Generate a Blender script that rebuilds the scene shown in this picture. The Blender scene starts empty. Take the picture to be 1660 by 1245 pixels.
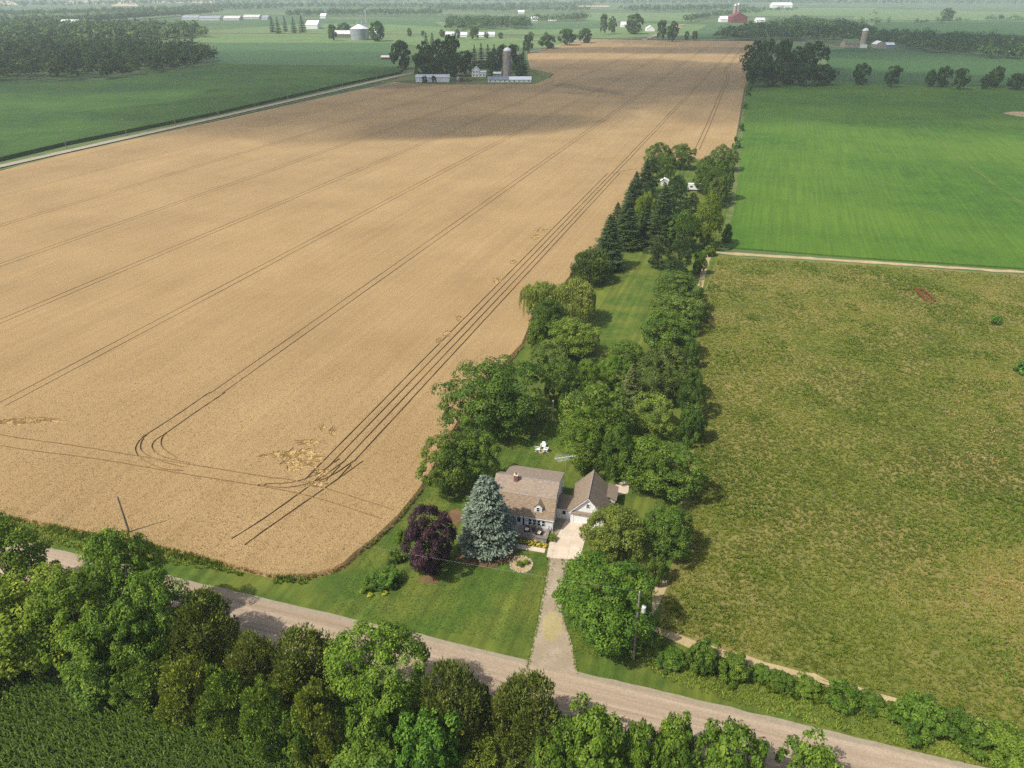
import bpy, bmesh, math, random
import numpy as np
from mathutils import Vector, Matrix
from mathutils.geometry import delaunay_2d_cdt

# ------------------------------------------------------------------ camera, sky, sun, exposure
SC = bpy.context.scene
COL = SC.collection
F, CX, CY, H = 1142.0, 830.0, 622.5, 75.0
PIT = math.atan((CY + 20) / F)
cam_d = bpy.data.cameras.new('camera')
cam_d.sensor_width = 36.0
cam_d.lens = 36.0 * F / 1660.0
cam_d.clip_start = 1.0
cam_d.clip_end = 40000.0
cam = bpy.data.objects.new('camera', cam_d)
cam.location = (0, 0, H)
cam.rotation_euler = (math.pi / 2 - PIT, 0, 0)
COL.objects.link(cam)
SC.camera = cam

SUN_EL, SUN_AZ = math.radians(53), math.atan2(-0.87, -0.50)   # azimuth measured from +Y towards +X
SUN_POS = Vector((math.sin(SUN_AZ) * math.cos(SUN_EL), math.cos(SUN_AZ) * math.cos(SUN_EL), math.sin(SUN_EL)))
world = bpy.data.worlds.new('World')
SC.world = world
world.use_nodes = True
wn = world.node_tree
bg = wn.nodes['Background']
sky = wn.nodes.new('ShaderNodeTexSky')
sky.sky_type = 'NISHITA'
sky.sun_disc = False
sky.sun_elevation = SUN_EL
sky.sun_rotation = SUN_AZ
sky.dust_density = 3.0
wn.links.new(sky.outputs[0], bg.inputs[0])
bg.inputs[1].default_value = 0.145
sun_d = bpy.data.lights.new('sun', 'SUN')
sun_d.energy = 4.5
sun_d.angle = math.radians(0.6)
sun_d.color = (1.0, 0.95, 0.86)
sun = bpy.data.objects.new('sun', sun_d)
sun.rotation_euler = (-SUN_POS).to_track_quat('-Z', 'Y').to_euler()
sun.location = (0, 0, 300)
COL.objects.link(sun)
SC.view_settings.view_transform = 'Standard'
SC.view_settings.look = 'None'
SC.view_settings.exposure = 0.25
SC.view_settings.gamma = 1.0
SC.view_settings.use_curve_mapping = False
cy = SC.cycles
cy.max_bounces = 5
cy.diffuse_bounces = 2
cy.glossy_bounces = 2
cy.transmission_bounces = 3
cy.transparent_max_bounces = 8
cy.volume_bounces = 2
cy.use_adaptive_sampling = False
cy.use_denoising = False
cy.denoiser = 'OPENIMAGEDENOISE'
cy.denoising_input_passes = 'RGB_ALBEDO_NORMAL'
cy.denoising_prefilter = 'ACCURATE'
cy.caustics_reflective = False
cy.caustics_refractive = False

# ------------------------------------------------------------------ helpers
rng = np.random.default_rng(7)
random.seed(7)
D = np.array((0.326, 0.945)); D /= np.linalg.norm(D)           # the way the long fields run
A = np.array((D[1], -D[0]))                                     # across them


def G(px, py, z=0.0):
    """world point at height z seen at photo pixel px, py"""
    u = (px - CX) / F; v = (CY - py) / F
    c, s = math.cos(PIT), math.sin(PIT)
    t = (z - H) / (-s + v * c)
    return np.array((u * t, (c + v * s) * t))


def GP(pts, z=0.0):
    return [tuple(G(x, y, z)) for x, y in pts]


def in_poly(P, poly):
    x, y = P[:, 0], P[:, 1]
    r = np.zeros(len(P), bool)
    n = len(poly)
    for i in range(n):
        x1, y1 = poly[i]; x2, y2 = poly[(i + 1) % n]
        c = ((y1 > y) != (y2 > y))
        with np.errstate(divide='ignore', invalid='ignore'):
            xi = (x2 - x1) * (y - y1) / (y2 - y1 + 1e-12) + x1
        r ^= c & (x < xi)
    return r


def scatter(poly, n_per_m2, cap=200000, g=rng):
    p = np.array(poly)
    lo, hi = p.min(0), p.max(0)
    n = int(min(cap, np.prod(hi - lo) * n_per_m2))
    P = lo + g.random((n, 2)) * (hi - lo)
    return P[in_poly(P, poly)]


def mesh_np(name, V, faces, mat=None, tone=None, smooth=False):
    """faces: list of int arrays (n,3) or (n,4)"""
    me = bpy.data.meshes.new(name)
    V = np.asarray(V, np.float32)
    me.vertices.add(len(V)); me.vertices.foreach_set('co', V.ravel())
    loops = np.concatenate([f.ravel() for f in faces]).astype(np.int32)
    tot = np.concatenate([np.full(len(f), f.shape[1], np.int32) for f in faces])
    st = np.concatenate(([0], np.cumsum(tot)[:-1])).astype(np.int32)
    me.loops.add(len(loops)); me.loops.foreach_set('vertex_index', loops)
    me.polygons.add(len(tot)); me.polygons.foreach_set('loop_start', st)
    me.update(calc_edges=True)
    if tone is not None:
        a = me.attributes.new('tone', 'FLOAT', 'POINT')
        a.data.foreach_set('value', np.asarray(tone, np.float32))
    if mat: me.materials.append(mat)
    if smooth:
        me.polygons.foreach_set('use_smooth', np.ones(len(tot), bool))
    return me


def add(name, me, parent=None, loc=None, **props):
    o = bpy.data.objects.new(name, me)
    COL.objects.link(o)
    if parent is not None: o.parent = parent
    if loc is not None: o.location = loc
    for k, v in props.items():
        if v is not None: o[k] = v
    return o


def thing(name, label, cat, loc=(0, 0, 0), rz=0.0, group=None):
    o = add(name, None, None, loc, label=label, category=cat, group=group)
    o.rotation_euler = (0, 0, rz)
    o.empty_display_size = 0.5
    return o


class MB:
    """collects simple solids into one mesh"""
    def __init__(s): s.v = []; s.f = []

    def quad(s, *p):
        b = len(s.v); s.v += [tuple(q) for q in p]; s.f.append(tuple(range(b, b + len(p)))); return s

    def box(s, x0, x1, y0, y1, z0, z1):
        b = len(s.v)
        s.v += [(x, y, z) for z in (z0, z1) for x, y in ((x0, y0), (x1, y0), (x1, y1), (x0, y1))]
        s.f += [tuple(b + i for i in q) for q in ((3, 2, 1, 0), (4, 5, 6, 7), (0, 1, 5, 4), (1, 2, 6, 5), (2, 3, 7, 6), (3, 0, 4, 7))]
        return s

    def prism(s, prof, y0, y1, axis='y'):
        """profile of (a,z) pairs extruded along y (or x)"""
        b = len(s.v); n = len(prof)
        for e in (y0, y1):
            s.v += [(a, e, z) if axis == 'y' else (e, a, z) for a, z in prof]
        s.f.append(tuple(b + i for i in range(n))); s.f.append(tuple(b + n + n - 1 - i for i in range(n)))
        for i in range(n):
            j = (i + 1) % n
            s.f.append((b + j, b + i, b + n + i, b + n + j))
        return s

    def tube(s, pts, rad, n=6, cap=True):
        b = len(s.v)
        P = [Vector(p) for p in pts]
        R = rad if hasattr(rad, '__len__') else [rad] * len(P)
        for i, p in enumerate(P):
            d = (P[min(i + 1, len(P) - 1)] - P[max(i - 1, 0)]).normalized()
            u = d.cross(Vector((0, 0, 1)) if abs(d.z) < .9 else Vector((1, 0, 0))).normalized(); w = d.cross(u)
            for k in range(n):
                a = 2 * math.pi * k / n
                s.v.append(tuple(p + (u * math.cos(a) + w * math.sin(a)) * R[i]))
        for i in range(len(P) - 1):
            for k in range(n):
                j = (k + 1) % n
                s.f.append((b + i * n + k, b + i * n + j, b + (i + 1) * n + j, b + (i + 1) * n + k))
        if cap:
            s.f.append(tuple(b + n - 1 - k for k in range(n))); s.f.append(tuple(b + (len(P) - 1) * n + k for k in range(n)))
        return s

    def lathe(s, prof, n=16, c=(0, 0)):
        b = len(s.v)
        for r, z in prof:
            for k in range(n):
                a = 2 * math.pi * k / n
                s.v.append((c[0] + r * math.cos(a), c[1] + r * math.sin(a), z))
        for i in range(len(prof) - 1):
            for k in range(n):
                j = (k + 1) % n
                s.f.append((b + i * n + k, b + i * n + j, b + (i + 1) * n + j, b + (i + 1) * n + k))
        s.f.append(tuple(b + n - 1 - k for k in range(n))); s.f.append(tuple(b + (len(prof) - 1) * n + k for k in range(n)))
        return s

    def build(s, name, mat, parent=None, loc=None, smooth=False, bevel=0, **props):
        me = bpy.data.meshes.new(name)
        me.from_pydata(s.v, [], s.f)
        bm = bmesh.new(); bm.from_mesh(me)
        bmesh.ops.recalc_face_normals(bm, faces=bm.faces)
        bm.to_mesh(me); bm.free()
        me.materials.append(mat)
        if smooth: me.polygons.foreach_set('use_smooth', np.ones(len(me.polygons), bool))
        return add(name, me, parent, loc, **props)


# ------------------------------------------------------------------ materials
def new_mat(name):
    m = bpy.data.materials.new(name); m.use_nodes = True
    nt = m.node_tree
    b = nt.nodes['Principled BSDF']
    b.inputs['Specular IOR Level'].default_value = 0.2
    b.inputs['Roughness'].default_value = 0.85
    return m, nt, b


def nd(nt, kind, **kw):
    n = nt.nodes.new('ShaderNode' + kind)
    for k, v in kw.items(): setattr(n, k, v)
    return n


def ramp(nt, src, stops):
    r = nd(nt, 'ValToRGB')
    el = r.color_ramp.elements
    while len(el) < len(stops): el.new(0.5)
    for e, (p, c) in zip(el, stops):
        e.position = p; e.color = (*c, 1) if len(c) == 3 else c
    nt.links.new(src, r.inputs[0])
    return r.outputs[0]


def mixc(nt, a, b, fac, mode='MIX'):
    m = nd(nt, 'Mix', data_type='RGBA', blend_type=mode)
    for s, v in ((m.inputs[0], fac), (m.inputs[6], a), (m.inputs[7], b)):
        if isinstance(v, (int, float)): s.default_value = v
        elif isinstance(v, tuple): s.default_value = (*v, 1)
        else: nt.links.new(v, s)
    return m.outputs[2]


def noise(nt, vec, scale, detail=3.0, rough=0.55, dist=0.0):
    n = nd(nt, 'TexNoise')
    n.inputs['Scale'].default_value = scale; n.inputs['Detail'].default_value = detail
    n.inputs['Roughness'].default_value = rough; n.inputs['Distortion'].default_value = dist
    nt.links.new(vec, n.inputs['Vector'])
    return n.outputs['Fac']


def coords(nt): return nd(nt, 'TexCoord').outputs['Object']


def field_coords(nt, sa, sl, d=None):
    """object coordinates turned so x runs across the rows (scaled sa) and y along them (scaled sl)"""
    d = D if d is None else np.array(d) / np.linalg.norm(d)
    a = (d[1], -d[0])
    co = coords(nt)
    cmb = nd(nt, 'CombineXYZ')
    for k, (v, s) in enumerate(((a, sa), (d, sl))):
        m = nd(nt, 'VectorMath', operation='DOT_PRODUCT')
        nt.links.new(co, m.inputs[0]); m.inputs[1].default_value = (v[0] * s, v[1] * s, 0)
        nt.links.new(m.outputs['Value'], cmb.inputs[k])
    return cmb.outputs[0]


def bump(nt, bsdf, h, strength, dist):
    b = nd(nt, 'Bump')
    b.inputs['Strength'].default_value = strength; b.inputs['Distance'].default_value = dist
    nt.links.new(h, b.inputs['Height']); nt.links.new(b.outputs[0], bsdf.inputs['Normal'])


def grain_mat(name, c0, c1, big=(0.02, 0.5), fine=2.0, bump_d=0.1, bump_s=0.8, third=None, rough=0.9, streak=None, midscale=0.25):
    """natural ground: fine grain between c0 and c1, slow patches towards third, optional streaks along the rows"""
    m, nt, b = new_mat(name)
    co = coords(nt)
    n1 = noise(nt, co, fine, 4.0, 0.65)
    n2 = noise(nt, co, midscale, 4.0, 0.6)
    mm = nd(nt, 'Math', operation='MULTIPLY_ADD'); mm.inputs[1].default_value = 0.55
    nt.links.new(n1, mm.inputs[0])
    m2 = nd(nt, 'Math', operation='MULTIPLY'); m2.inputs[1].default_value = 0.45
    nt.links.new(n2, m2.inputs[0]); nt.links.new(m2.outputs[0], mm.inputs[2])
    c = ramp(nt, mm.outputs[0], [(0.36, c0), (0.64, c1)])
    if third:
        nb = noise(nt, co, big[0], 4.0, 0.6)
        f = ramp(nt, nb, [(big[1] - 0.08, (0, 0, 0)), (big[1] + 0.12, (1, 1, 1))])
        c = mixc(nt, c, third, f) if not isinstance(third, tuple) else mixc(nt, c, mixc(nt, c, third, 0.75), f)
    if streak:
        fc = field_coords(nt, streak[0], streak[1])
        ns = noise(nt, fc, 1.0, 3.0, 0.6)
        c = mixc(nt, c, ramp(nt, ns, [(0.3, (1 - streak[2],) * 3), (0.7, (1 + streak[2] * .4,) * 3)]), 1.0, 'MULTIPLY')
    nt.links.new(c, b.inputs['Base Color'])
    b.inputs['Roughness'].default_value = rough
    if bump_d: bump(nt, b, n1, bump_s, bump_d)
    return m


def plain_mat(name, col, rough=0.6, spec=0.3, var=0.12, scale=3.0, metal=0.0, bump_d=0.0):
    m, nt, b = new_mat(name)
    n = noise(nt, coords(nt), scale, 4.0)
    c = mixc(nt, col, ramp(nt, n, [(0.3, (1 - var * 2,) * 3), (0.7, (1, 1, 1))]), 1.0, 'MULTIPLY')
    nt.links.new(c, b.inputs['Base Color'])
    b.inputs['Roughness'].default_value = rough; b.inputs['Specular IOR Level'].default_value = spec
    b.inputs['Metallic'].default_value = metal
    if bump_d: bump(nt, b, n, 0.6, bump_d)
    return m


def leaf_mat(name, c0, c1, c2=None, trans=0.28, gain=1.9):
    m, nt, b = new_mat(name)
    at = nd(nt, 'Attribute', attribute_name='tone')
    oi = nd(nt, 'ObjectInfo')
    c0, c1, c2 = (tuple(min(1, q * gain) for q in c) if c else c for c in (c0, c1, c2))
    st = [(0.0, c0), (0.65, c1)] + ([(1.0, c2)] if c2 else [])
    c = ramp(nt, at.outputs['Fac'], st)
    c = mixc(nt, c, oi.outputs['Color'], 1.0, 'MULTIPLY')
    nt.links.new(c, b.inputs['Base Color'])
    b.inputs['Roughness'].default_value = 0.55
    b.inputs['Specular IOR Level'].default_value = 0.15
    tr = nd(nt, 'BsdfTranslucent'); nt.links.new(mixc(nt, c, (1.0, 1.0, 0.55), 1.0, 'MULTIPLY'), tr.inputs['Color'])
    mx = nd(nt, 'MixShader'); mx.inputs[0].default_value = trans
    nt.links.new(b.outputs[0], mx.inputs[1]); nt.links.new(tr.outputs[0], mx.inputs[2])
    nt.links.new(mx.outputs[0], nt.nodes['Material Output'].inputs['Surface'])
    return m


M = {}
M['ground'] = grain_mat('ground', (0.045, 0.085, 0.03), (0.075, 0.125, 0.04), big=(0.0025, 0.52), fine=0.06, midscale=0.01, bump_d=0, third=(0.13, 0.16, 0.06))
M['lawn'] = grain_mat('lawn', (0.038, 0.074, 0.008), (0.086, 0.136, 0.017), big=(0.11, 0.50), fine=3.5, bump_d=0.06, third=(0.135, 0.150, 0.022), streak=(0.8, 0.02, 0.36), midscale=0.6)
M['verge'] = grain_mat('verge', (0.05, 0.085, 0.016), (0.10, 0.14, 0.03), big=(0.15, 0.5), fine=3.0, bump_d=0.12, third=(0.15, 0.15, 0.05), midscale=0.5)
M['meadow'] = grain_mat('meadow', (0.086, 0.104, 0.016), (0.168, 0.168, 0.036), big=(0.055, 0.5), fine=2.2, bump_d=0.25, third=(0.22, 0.17, 0.06), midscale=0.35)
M['meadow_green'] = M['meadow']
M['gravel'] = grain_mat('gravel', (0.20, 0.165, 0.110), (0.32, 0.265, 0.188), big=(0.25, 0.5), fine=5.0, bump_d=0.03, third=(0.25, 0.215, 0.15), midscale=0.8)
M['drive_gravel'] = grain_mat('drive_gravel', (0.21, 0.165, 0.11), (0.38, 0.32, 0.235), big=(0.45, 0.5), fine=5.0, bump_d=0.04, third=(0.24, 0.19, 0.12), midscale=0.9)
M['sandy_track'] = grain_mat('sandy_track', (0.30, 0.225, 0.115), (0.44, 0.34, 0.19), fine=3.0, bump_d=0.08, third=(0.24, 0.20, 0.08), big=(0.3, 0.55))
M['far_road'] = grain_mat('far_road', (0.24, 0.21, 0.165), (0.31, 0.275, 0.215), fine=0.8, bump_d=0)
M['concrete'] = grain_mat('concrete', (0.46, 0.38, 0.29), (0.58, 0.50, 0.40), fine=2.0, bump_d=0.005, third=(0.42, 0.34, 0.25), big=(0.5, 0.52))
M['mulch'] = grain_mat('mulch', (0.10, 0.055, 0.03), (0.20, 0.11, 0.06), fine=8, bump_d=0.05)
M['soil'] = grain_mat('soil', (0.17, 0.108, 0.042), (0.26, 0.175, 0.08), fine=2.0, bump_d=0.1)
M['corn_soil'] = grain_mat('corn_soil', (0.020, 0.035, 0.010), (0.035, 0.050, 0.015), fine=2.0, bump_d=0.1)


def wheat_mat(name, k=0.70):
    m, nt, b = new_mat(name)
    co = coords(nt)
    v = nd(nt, 'TexVoronoi'); v.inputs['Scale'].default_value = 4.5; nt.links.new(co, v.inputs['Vector'])
    n1 = noise(nt, co, 5.5, 5.0, 0.75)
    n2 = noise(nt, co, 0.03, 5.0, 0.6)
    fc = field_coords(nt, 0.9, 0.012)
    n3 = noise(nt, fc, 1.0, 3.0, 0.6)
    fb = field_coords(nt, 0.055, 0.0012)
    n4 = noise(nt, fb, 1.0, 2.0, 0.5)
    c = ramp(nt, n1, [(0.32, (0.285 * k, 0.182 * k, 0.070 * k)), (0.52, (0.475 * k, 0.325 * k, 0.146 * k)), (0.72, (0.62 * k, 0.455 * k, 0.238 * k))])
    c = mixc(nt, c, ramp(nt, n2, [(0.3, (0.87, 0.84, 0.80)), (0.7, (1.07, 1.07, 1.08))]), 1.0, 'MULTIPLY')
    c = mixc(nt, c, ramp(nt, n3, [(0.3, (0.90, 0.89, 0.88)), (0.65, (1.03, 1.03, 1.03))]), 1.0, 'MULTIPLY')
    c = mixc(nt, c, ramp(nt, n4, [(0.3, (0.94, 0.94, 0.94)), (0.7, (1.04, 1.04, 1.05))]), 1.0, 'MULTIPLY')
    nt.links.new(c, b.inputs['Base Color'])
    b.inputs['Roughness'].default_value = 0.8
    mm = nd(nt, 'Math', operation='ADD'); nt.links.new(n1, mm.inputs[0])
    m2 = nd(nt, 'Math', operation='MULTIPLY'); m2.inputs[1].default_value = -0.6
    nt.links.new(v.outputs['Distance'], m2.inputs[0]); nt.links.new(m2.outputs[0], mm.inputs[1])
    bump(nt, b, mm.outputs[0], 0.8, 0.16)
    return m


M['wheat'] = wheat_mat('wheat')
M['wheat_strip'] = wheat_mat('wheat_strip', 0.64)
M['wheat_flat'] = grain_mat('wheat_flat', (0.36, 0.24, 0.09), (0.54, 0.38, 0.17), fine=1.6, bump_d=0.35, bump_s=1.0)


def crop_mat(name, c0, c1, third, rows=(1.31, 0.05, 0.25), fine=1.2, big=(0.012, 0.5), bump_d=0.4):
    return grain_mat(name, c0, c1, big=big, fine=fine, bump_d=bump_d, third=third, streak=rows, midscale=0.1)


M['soy'] = crop_mat('soy', (0.035, 0.090, 0.006), (0.064, 0.144, 0.009), (0.088, 0.162, 0.013), rows=(1.0, 0.02, 0.22), fine=0.9, bump_d=0.3)
M['soy_dark'] = crop_mat('soy_dark', (0.030, 0.072, 0.016), (0.05, 0.105, 0.024), (0.04, 0.095, 0.024), rows=(0.5, 0.01, 0.15), fine=0.6, bump_d=0.2)
M['corn_far'] = crop_mat('corn_far', (0.020, 0.055, 0.008), (0.042, 0.096, 0.014), (0.054, 0.115, 0.014), rows=(0.9, 0.05, 0.25), fine=0.8, bump_d=0.6)
M['pale_green'] = crop_mat('pale_green', (0.085, 0.15, 0.045), (0.12, 0.19, 0.06), (0.14, 0.19, 0.07), rows=(0.1, 0.004, 0.12), fine=0.1, bump_d=0)
M['mid_green'] = crop_mat('mid_green', (0.05, 0.10, 0.035), (0.07, 0.135, 0.045), (0.06, 0.12, 0.045), rows=(0.1, 0.004, 0.12), fine=0.1, bump_d=0)
M['tan_field'] = crop_mat('tan_field', (0.40, 0.30, 0.20), (0.52, 0.41, 0.29), (0.45, 0.33, 0.22), rows=(0.1, 0.004, 0.10), fine=0.1, bump_d=0)

M['leaf'] = leaf_mat('leaf_green', (0.020, 0.038, 0.006), (0.060, 0.092, 0.012), (0.125, 0.150, 0.024))
M['leaf_bright'] = leaf_mat('leaf_bright', (0.026, 0.054, 0.006), (0.082, 0.128, 0.013), (0.155, 0.19, 0.028))
M['leaf_olive'] = leaf_mat('leaf_olive', (0.036, 0.052, 0.010), (0.088, 0.108, 0.020), (0.16, 0.165, 0.035))
M['cedar'] = leaf_mat('cedar_leaf', (0.030, 0.045, 0.010), (0.078, 0.094, 0.020), (0.15, 0.145, 0.036), trans=0.25)
M['spruce'] = leaf_mat('spruce_needles', (0.014, 0.027, 0.009), (0.036, 0.055, 0.017), (0.068, 0.086, 0.028), trans=0.12)
M['blue_spruce'] = leaf_mat('blue_spruce_needles', (0.030, 0.045, 0.031), (0.088, 0.110, 0.078), (0.185, 0.208, 0.158), trans=0.1)
M['purple'] = leaf_mat('purple_leaf', (0.010, 0.005, 0.007), (0.030, 0.014, 0.019), (0.065, 0.035, 0.040), trans=0.15)
M['willow'] = leaf_mat('willow_leaf', (0.045, 0.068, 0.012), (0.13, 0.155, 0.030), (0.21, 0.23, 0.065))
M['far_leaf'] = leaf_mat('far_leaf', (0.010, 0.026, 0.005), (0.034, 0.064, 0.011), (0.074, 0.108, 0.020), trans=0.2)
M['grass_tuft'] = leaf_mat('grass_tuft', (0.050, 0.070, 0.007), (0.110, 0.130, 0.017), (0.220, 0.165, 0.055), trans=0.4)
M['weed'] = leaf_mat('weed_leaf', (0.046, 0.080, 0.010), (0.115, 0.150, 0.020), (0.21, 0.20, 0.055), trans=0.3)
M['wheat_stalk'] = leaf_mat('wheat_stalk', (0.19, 0.122, 0.044), (0.34, 0.230, 0.092), (0.52, 0.375, 0.178), trans=0.3, gain=0.95)
M['corn'] = leaf_mat('corn_leaf', (0.012, 0.028, 0.003), (0.038, 0.064, 0.007), (0.11, 0.132, 0.022), trans=0.3, gain=2.1)
M['flower'] = leaf_mat('flower_leaf', (0.10, 0.12, 0.02), (0.40, 0.30, 0.04), (0.55, 0.42, 0.08))
M['bark'] = plain_mat('bark', (0.11, 0.085, 0.06), 0.9, 0.1, 0.3, 6.0, bump_d=0.03)
M['white'] = plain_mat('white_paint', (0.80, 0.80, 0.78), 0.5, 0.3, 0.05, 2.0)
M['offwhite'] = plain_mat('old_white_paint', (0.60, 0.59, 0.56), 0.6, 0.3, 0.16, 1.2)
M['glass'] = plain_mat('dark_window_glass', (0.02, 0.022, 0.025), 0.12, 0.5, 0.05, 1.0)
M['grey_wood'] = plain_mat('grey_wood', (0.20, 0.18, 0.155), 0.85, 0.15, 0.2, 5.0)
M['deck_wood'] = plain_mat('deck_wood', (0.30, 0.26, 0.225), 0.8, 0.2, 0.2, 4.0)
M['pole_wood'] = plain_mat('pole_wood', (0.27, 0.24, 0.19), 0.9, 0.1, 0.25, 4.0)
M['wicker'] = plain_mat('wicker', (0.075, 0.05, 0.035), 0.8, 0.2, 0.25, 20.0)
M['cushion'] = plain_mat('cushion', (0.72, 0.64, 0.52), 0.9, 0.1, 0.08, 8.0)
M['metal'] = plain_mat('galvanised_metal', (0.42, 0.44, 0.46), 0.45, 0.5, 0.12, 0.6, metal=0.4)
M['tin_roof'] = plain_mat('bright_tin_roof', (0.66, 0.68, 0.70), 0.45, 0.4, 0.08, 0.2)
M['slate_roof'] = plain_mat('grey_blue_roof', (0.20, 0.23, 0.27), 0.6, 0.3, 0.12, 0.3)
M['silo'] = plain_mat('silo_concrete', (0.36, 0.315, 0.26), 0.9, 0.1, 0.2, 0.35)
M['red'] = plain_mat('red_barn_paint', (0.20, 0.045, 0.04), 0.8, 0.2, 0.2, 0.4)
M['rust'] = plain_mat('rusty_red_steel', (0.30, 0.060, 0.035), 0.7, 0.3, 0.3, 2.0)
M['brick'] = plain_mat('chimney_brick', (0.30, 0.13, 0.09), 0.9, 0.1, 0.3, 6.0)
M['green_roof'] = plain_mat('green_roof', (0.13, 0.20, 0.10), 0.6, 0.3, 0.15, 0.3)
M['stone'] = plain_mat('pale_stone', (0.46, 0.39, 0.29), 0.9, 0.1, 0.25, 3.0)
M['fence_wood'] = plain_mat('fence_wood', (0.24, 0.20, 0.15), 0.9, 0.1, 0.25, 3.0)


def shingle_mat(name, c0, c1, moss):
    m, nt, b = new_mat(name)
    co = coords(nt)
    br = nd(nt, 'TexBrick'); br.inputs['Scale'].default_value = 1.0
    br.inputs['Mortar Size'].default_value = 0.012; br.inputs['Brick Width'].default_value = 0.33; br.inputs['Row Height'].default_value = 0.145
    br.inputs['Color1'].default_value = (*c0, 1); br.inputs['Color2'].default_value = (*c1, 1)
    br.inputs['Mortar'].default_value = (c0[0] * .6, c0[1] * .6, c0[2] * .6, 1)
    nt.links.new(co, br.inputs['Vector'])
    n = noise(nt, co, 6.0, 5.0, 0.75); n2 = noise(nt, co, 0.5, 4.0)
    c = mixc(nt, br.outputs['Color'], ramp(nt, n, [(0.3, (0.66, 0.66, 0.66)), (0.7, (1.25, 1.22, 1.2))]), 1.0, 'MULTIPLY')
    c = mixc(nt, c, moss, ramp(nt, n2, [(0.45, (0, 0, 0)), (0.75, (0.7, 0.7, 0.7))]))
    nt.links.new(c, b.inputs['Base Color'])
    bump(nt, b, n, 0.6, 0.02)
    return m


M['shingle'] = shingle_mat('brown_shingles', (0.225, 0.178, 0.135), (0.315, 0.26, 0.205), (0.25, 0.19, 0.13))
M['shingle_low'] = shingle_mat('orange_brown_shingles', (0.225, 0.165, 0.108), (0.305, 0.236, 0.166), (0.225, 0.178, 0.10))
M['shingle_garage'] = shingle_mat('garage_shingles', (0.20, 0.153, 0.11), (0.275, 0.218, 0.162), (0.21, 0.16, 0.113))


def siding_mat(name, col, vertical=False):
    m, nt, b = new_mat(name)
    co = coords(nt)
    w = nd(nt, 'TexWave', wave_type='BANDS', bands_direction='X' if vertical else 'Z', wave_profile='SAW')
    w.inputs['Scale'].default_value = 1.4; w.inputs['Distortion'].default_value = 0
    nt.links.new(co, w.inputs['Vector'])
    n = noise(nt, co, 1.5, 4.0)
    c = mixc(nt, col, ramp(nt, n, [(0.3, (0.88, 0.88, 0.87)), (0.7, (1, 1, 1))]), 1.0, 'MULTIPLY')
    nt.links.new(c, b.inputs['Base Color']); b.inputs['Roughness'].default_value = 0.5
    bump(nt, b, w.outputs['Fac'], 0.7, 0.03)
    return m


M['siding'] = siding_mat('white_siding', (0.80, 0.80, 0.79))
M['batten'] = siding_mat('white_batten_siding', (0.80, 0.80, 0.79), True)
M['metal_siding'] = siding_mat('pale_metal_siding', (0.52, 0.52, 0.52), True)


# ------------------------------------------------------------------ the ground and its sheets
def flat_poly(name, pts, z, mat, **props):
    me = bpy.data.meshes.new(name)
    if len(pts) > 4:
        v2, e, f, *_ = delaunay_2d_cdt([Vector(p) for p in pts], [], [list(range(len(pts)))], 1, 1e-6)
        me.from_pydata([(p.x, p.y, z) for p in v2], [], [tuple(t) for t in f])
    else:
        me.from_pydata([(x, y, z) for x, y in pts], [], [tuple(range(len(pts)))])
    me.update()
    bm = bmesh.new(); bm.from_mesh(me)
    for fc in bm.faces:
        if fc.normal.z < 0: fc.normal_flip()
    bm.to_mesh(me); bm.free()
    me.materials.append(mat)
    return add(name, me, None, None, **({'kind': 'structure'} | props))


def offset_line(line, w):
    L = [np.array(p, float) for p in line]
    out = []
    for i in range(len(L)):
        d = L[min(i + 1, len(L) - 1)] - L[max(i - 1, 0)]
        d /= np.linalg.norm(d) + 1e-9
        out.append(L[i] + np.array((-d[1], d[0])) * w)
    return out


def ribbon(line, w):
    a = offset_line(line, w / 2); b = offset_line(line, -w / 2); j = np.random.default_rng(len(line))
    a = [p + j.normal(0, w * .09, 2) for p in a]; b = [p + j.normal(0, w * .09, 2) for p in b]
    return [tuple(p) for p in a] + [tuple(p) for p in b[::-1]]


def strip_mesh(name, line, w, z, mat, crown=0.0, jitter=0.0, **props):
    """a long band laid along a line, optionally cambered, with slightly uneven edges"""
    offs = [-w / 2, -w / 4, 0, w / 4, w / 2]
    L = [np.array(p, float) for p in line]
    V = []
    for i, k in enumerate(offs):
        q = offset_line(L, k)
        zz = z + crown * (1 - (2 * k / w) ** 2)
        jj = rng.normal(0, jitter, len(q)) if i in (0, 4) else np.zeros(len(q))
        V.append([(p[0], p[1] + j, zz) for p, j in zip(q, jj)])
    n = len(L)
    V = np.array(V).reshape(-1, 3)
    Q = [(c * n + i, c * n + i + 1, (c + 1) * n + i + 1, (c + 1) * n + i) for c in range(4) for i in range(n - 1)]
    me = mesh_np(name, V, [np.array(Q)[:, ::-1]], mat)
    return add(name, me, None, None, **({'kind': 'structure'} | props))


def densify(line, step):
    out = []
    for a, b in zip(line[:-1], line[1:]):
        a, b = np.array(a, float), np.array(b, float)
        n = max(1, int(np.linalg.norm(b - a) / step))
        out += [a + (b - a) * k / n for k in range(n)]
    return out + [np.array(line[-1], float)]


def spline(pts, n=8):
    """Catmull-Rom through points"""
    P = [np.array(p, float) for p in pts]
    P = [2 * P[0] - P[1]] + P + [2 * P[-1] - P[-2]]
    out = []
    for i in range(1, len(P) - 2):
        for k in range(n):
            t = k / n
            out.append(0.5 * ((2 * P[i]) + (P[i + 1] - P[i - 1]) * t + (2 * P[i - 1] - 5 * P[i] + 4 * P[i + 1] - P[i + 2]) * t * t
                              + (3 * P[i] - P[i - 1] - 3 * P[i + 1] + P[i + 2]) * t ** 3))
    return out + [P[-2]]


S = 13000.0
flat_poly('ground', [(-S, -600), (S, -600), (S, S), (-S, S)], 0.0, M['ground'])

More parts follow.
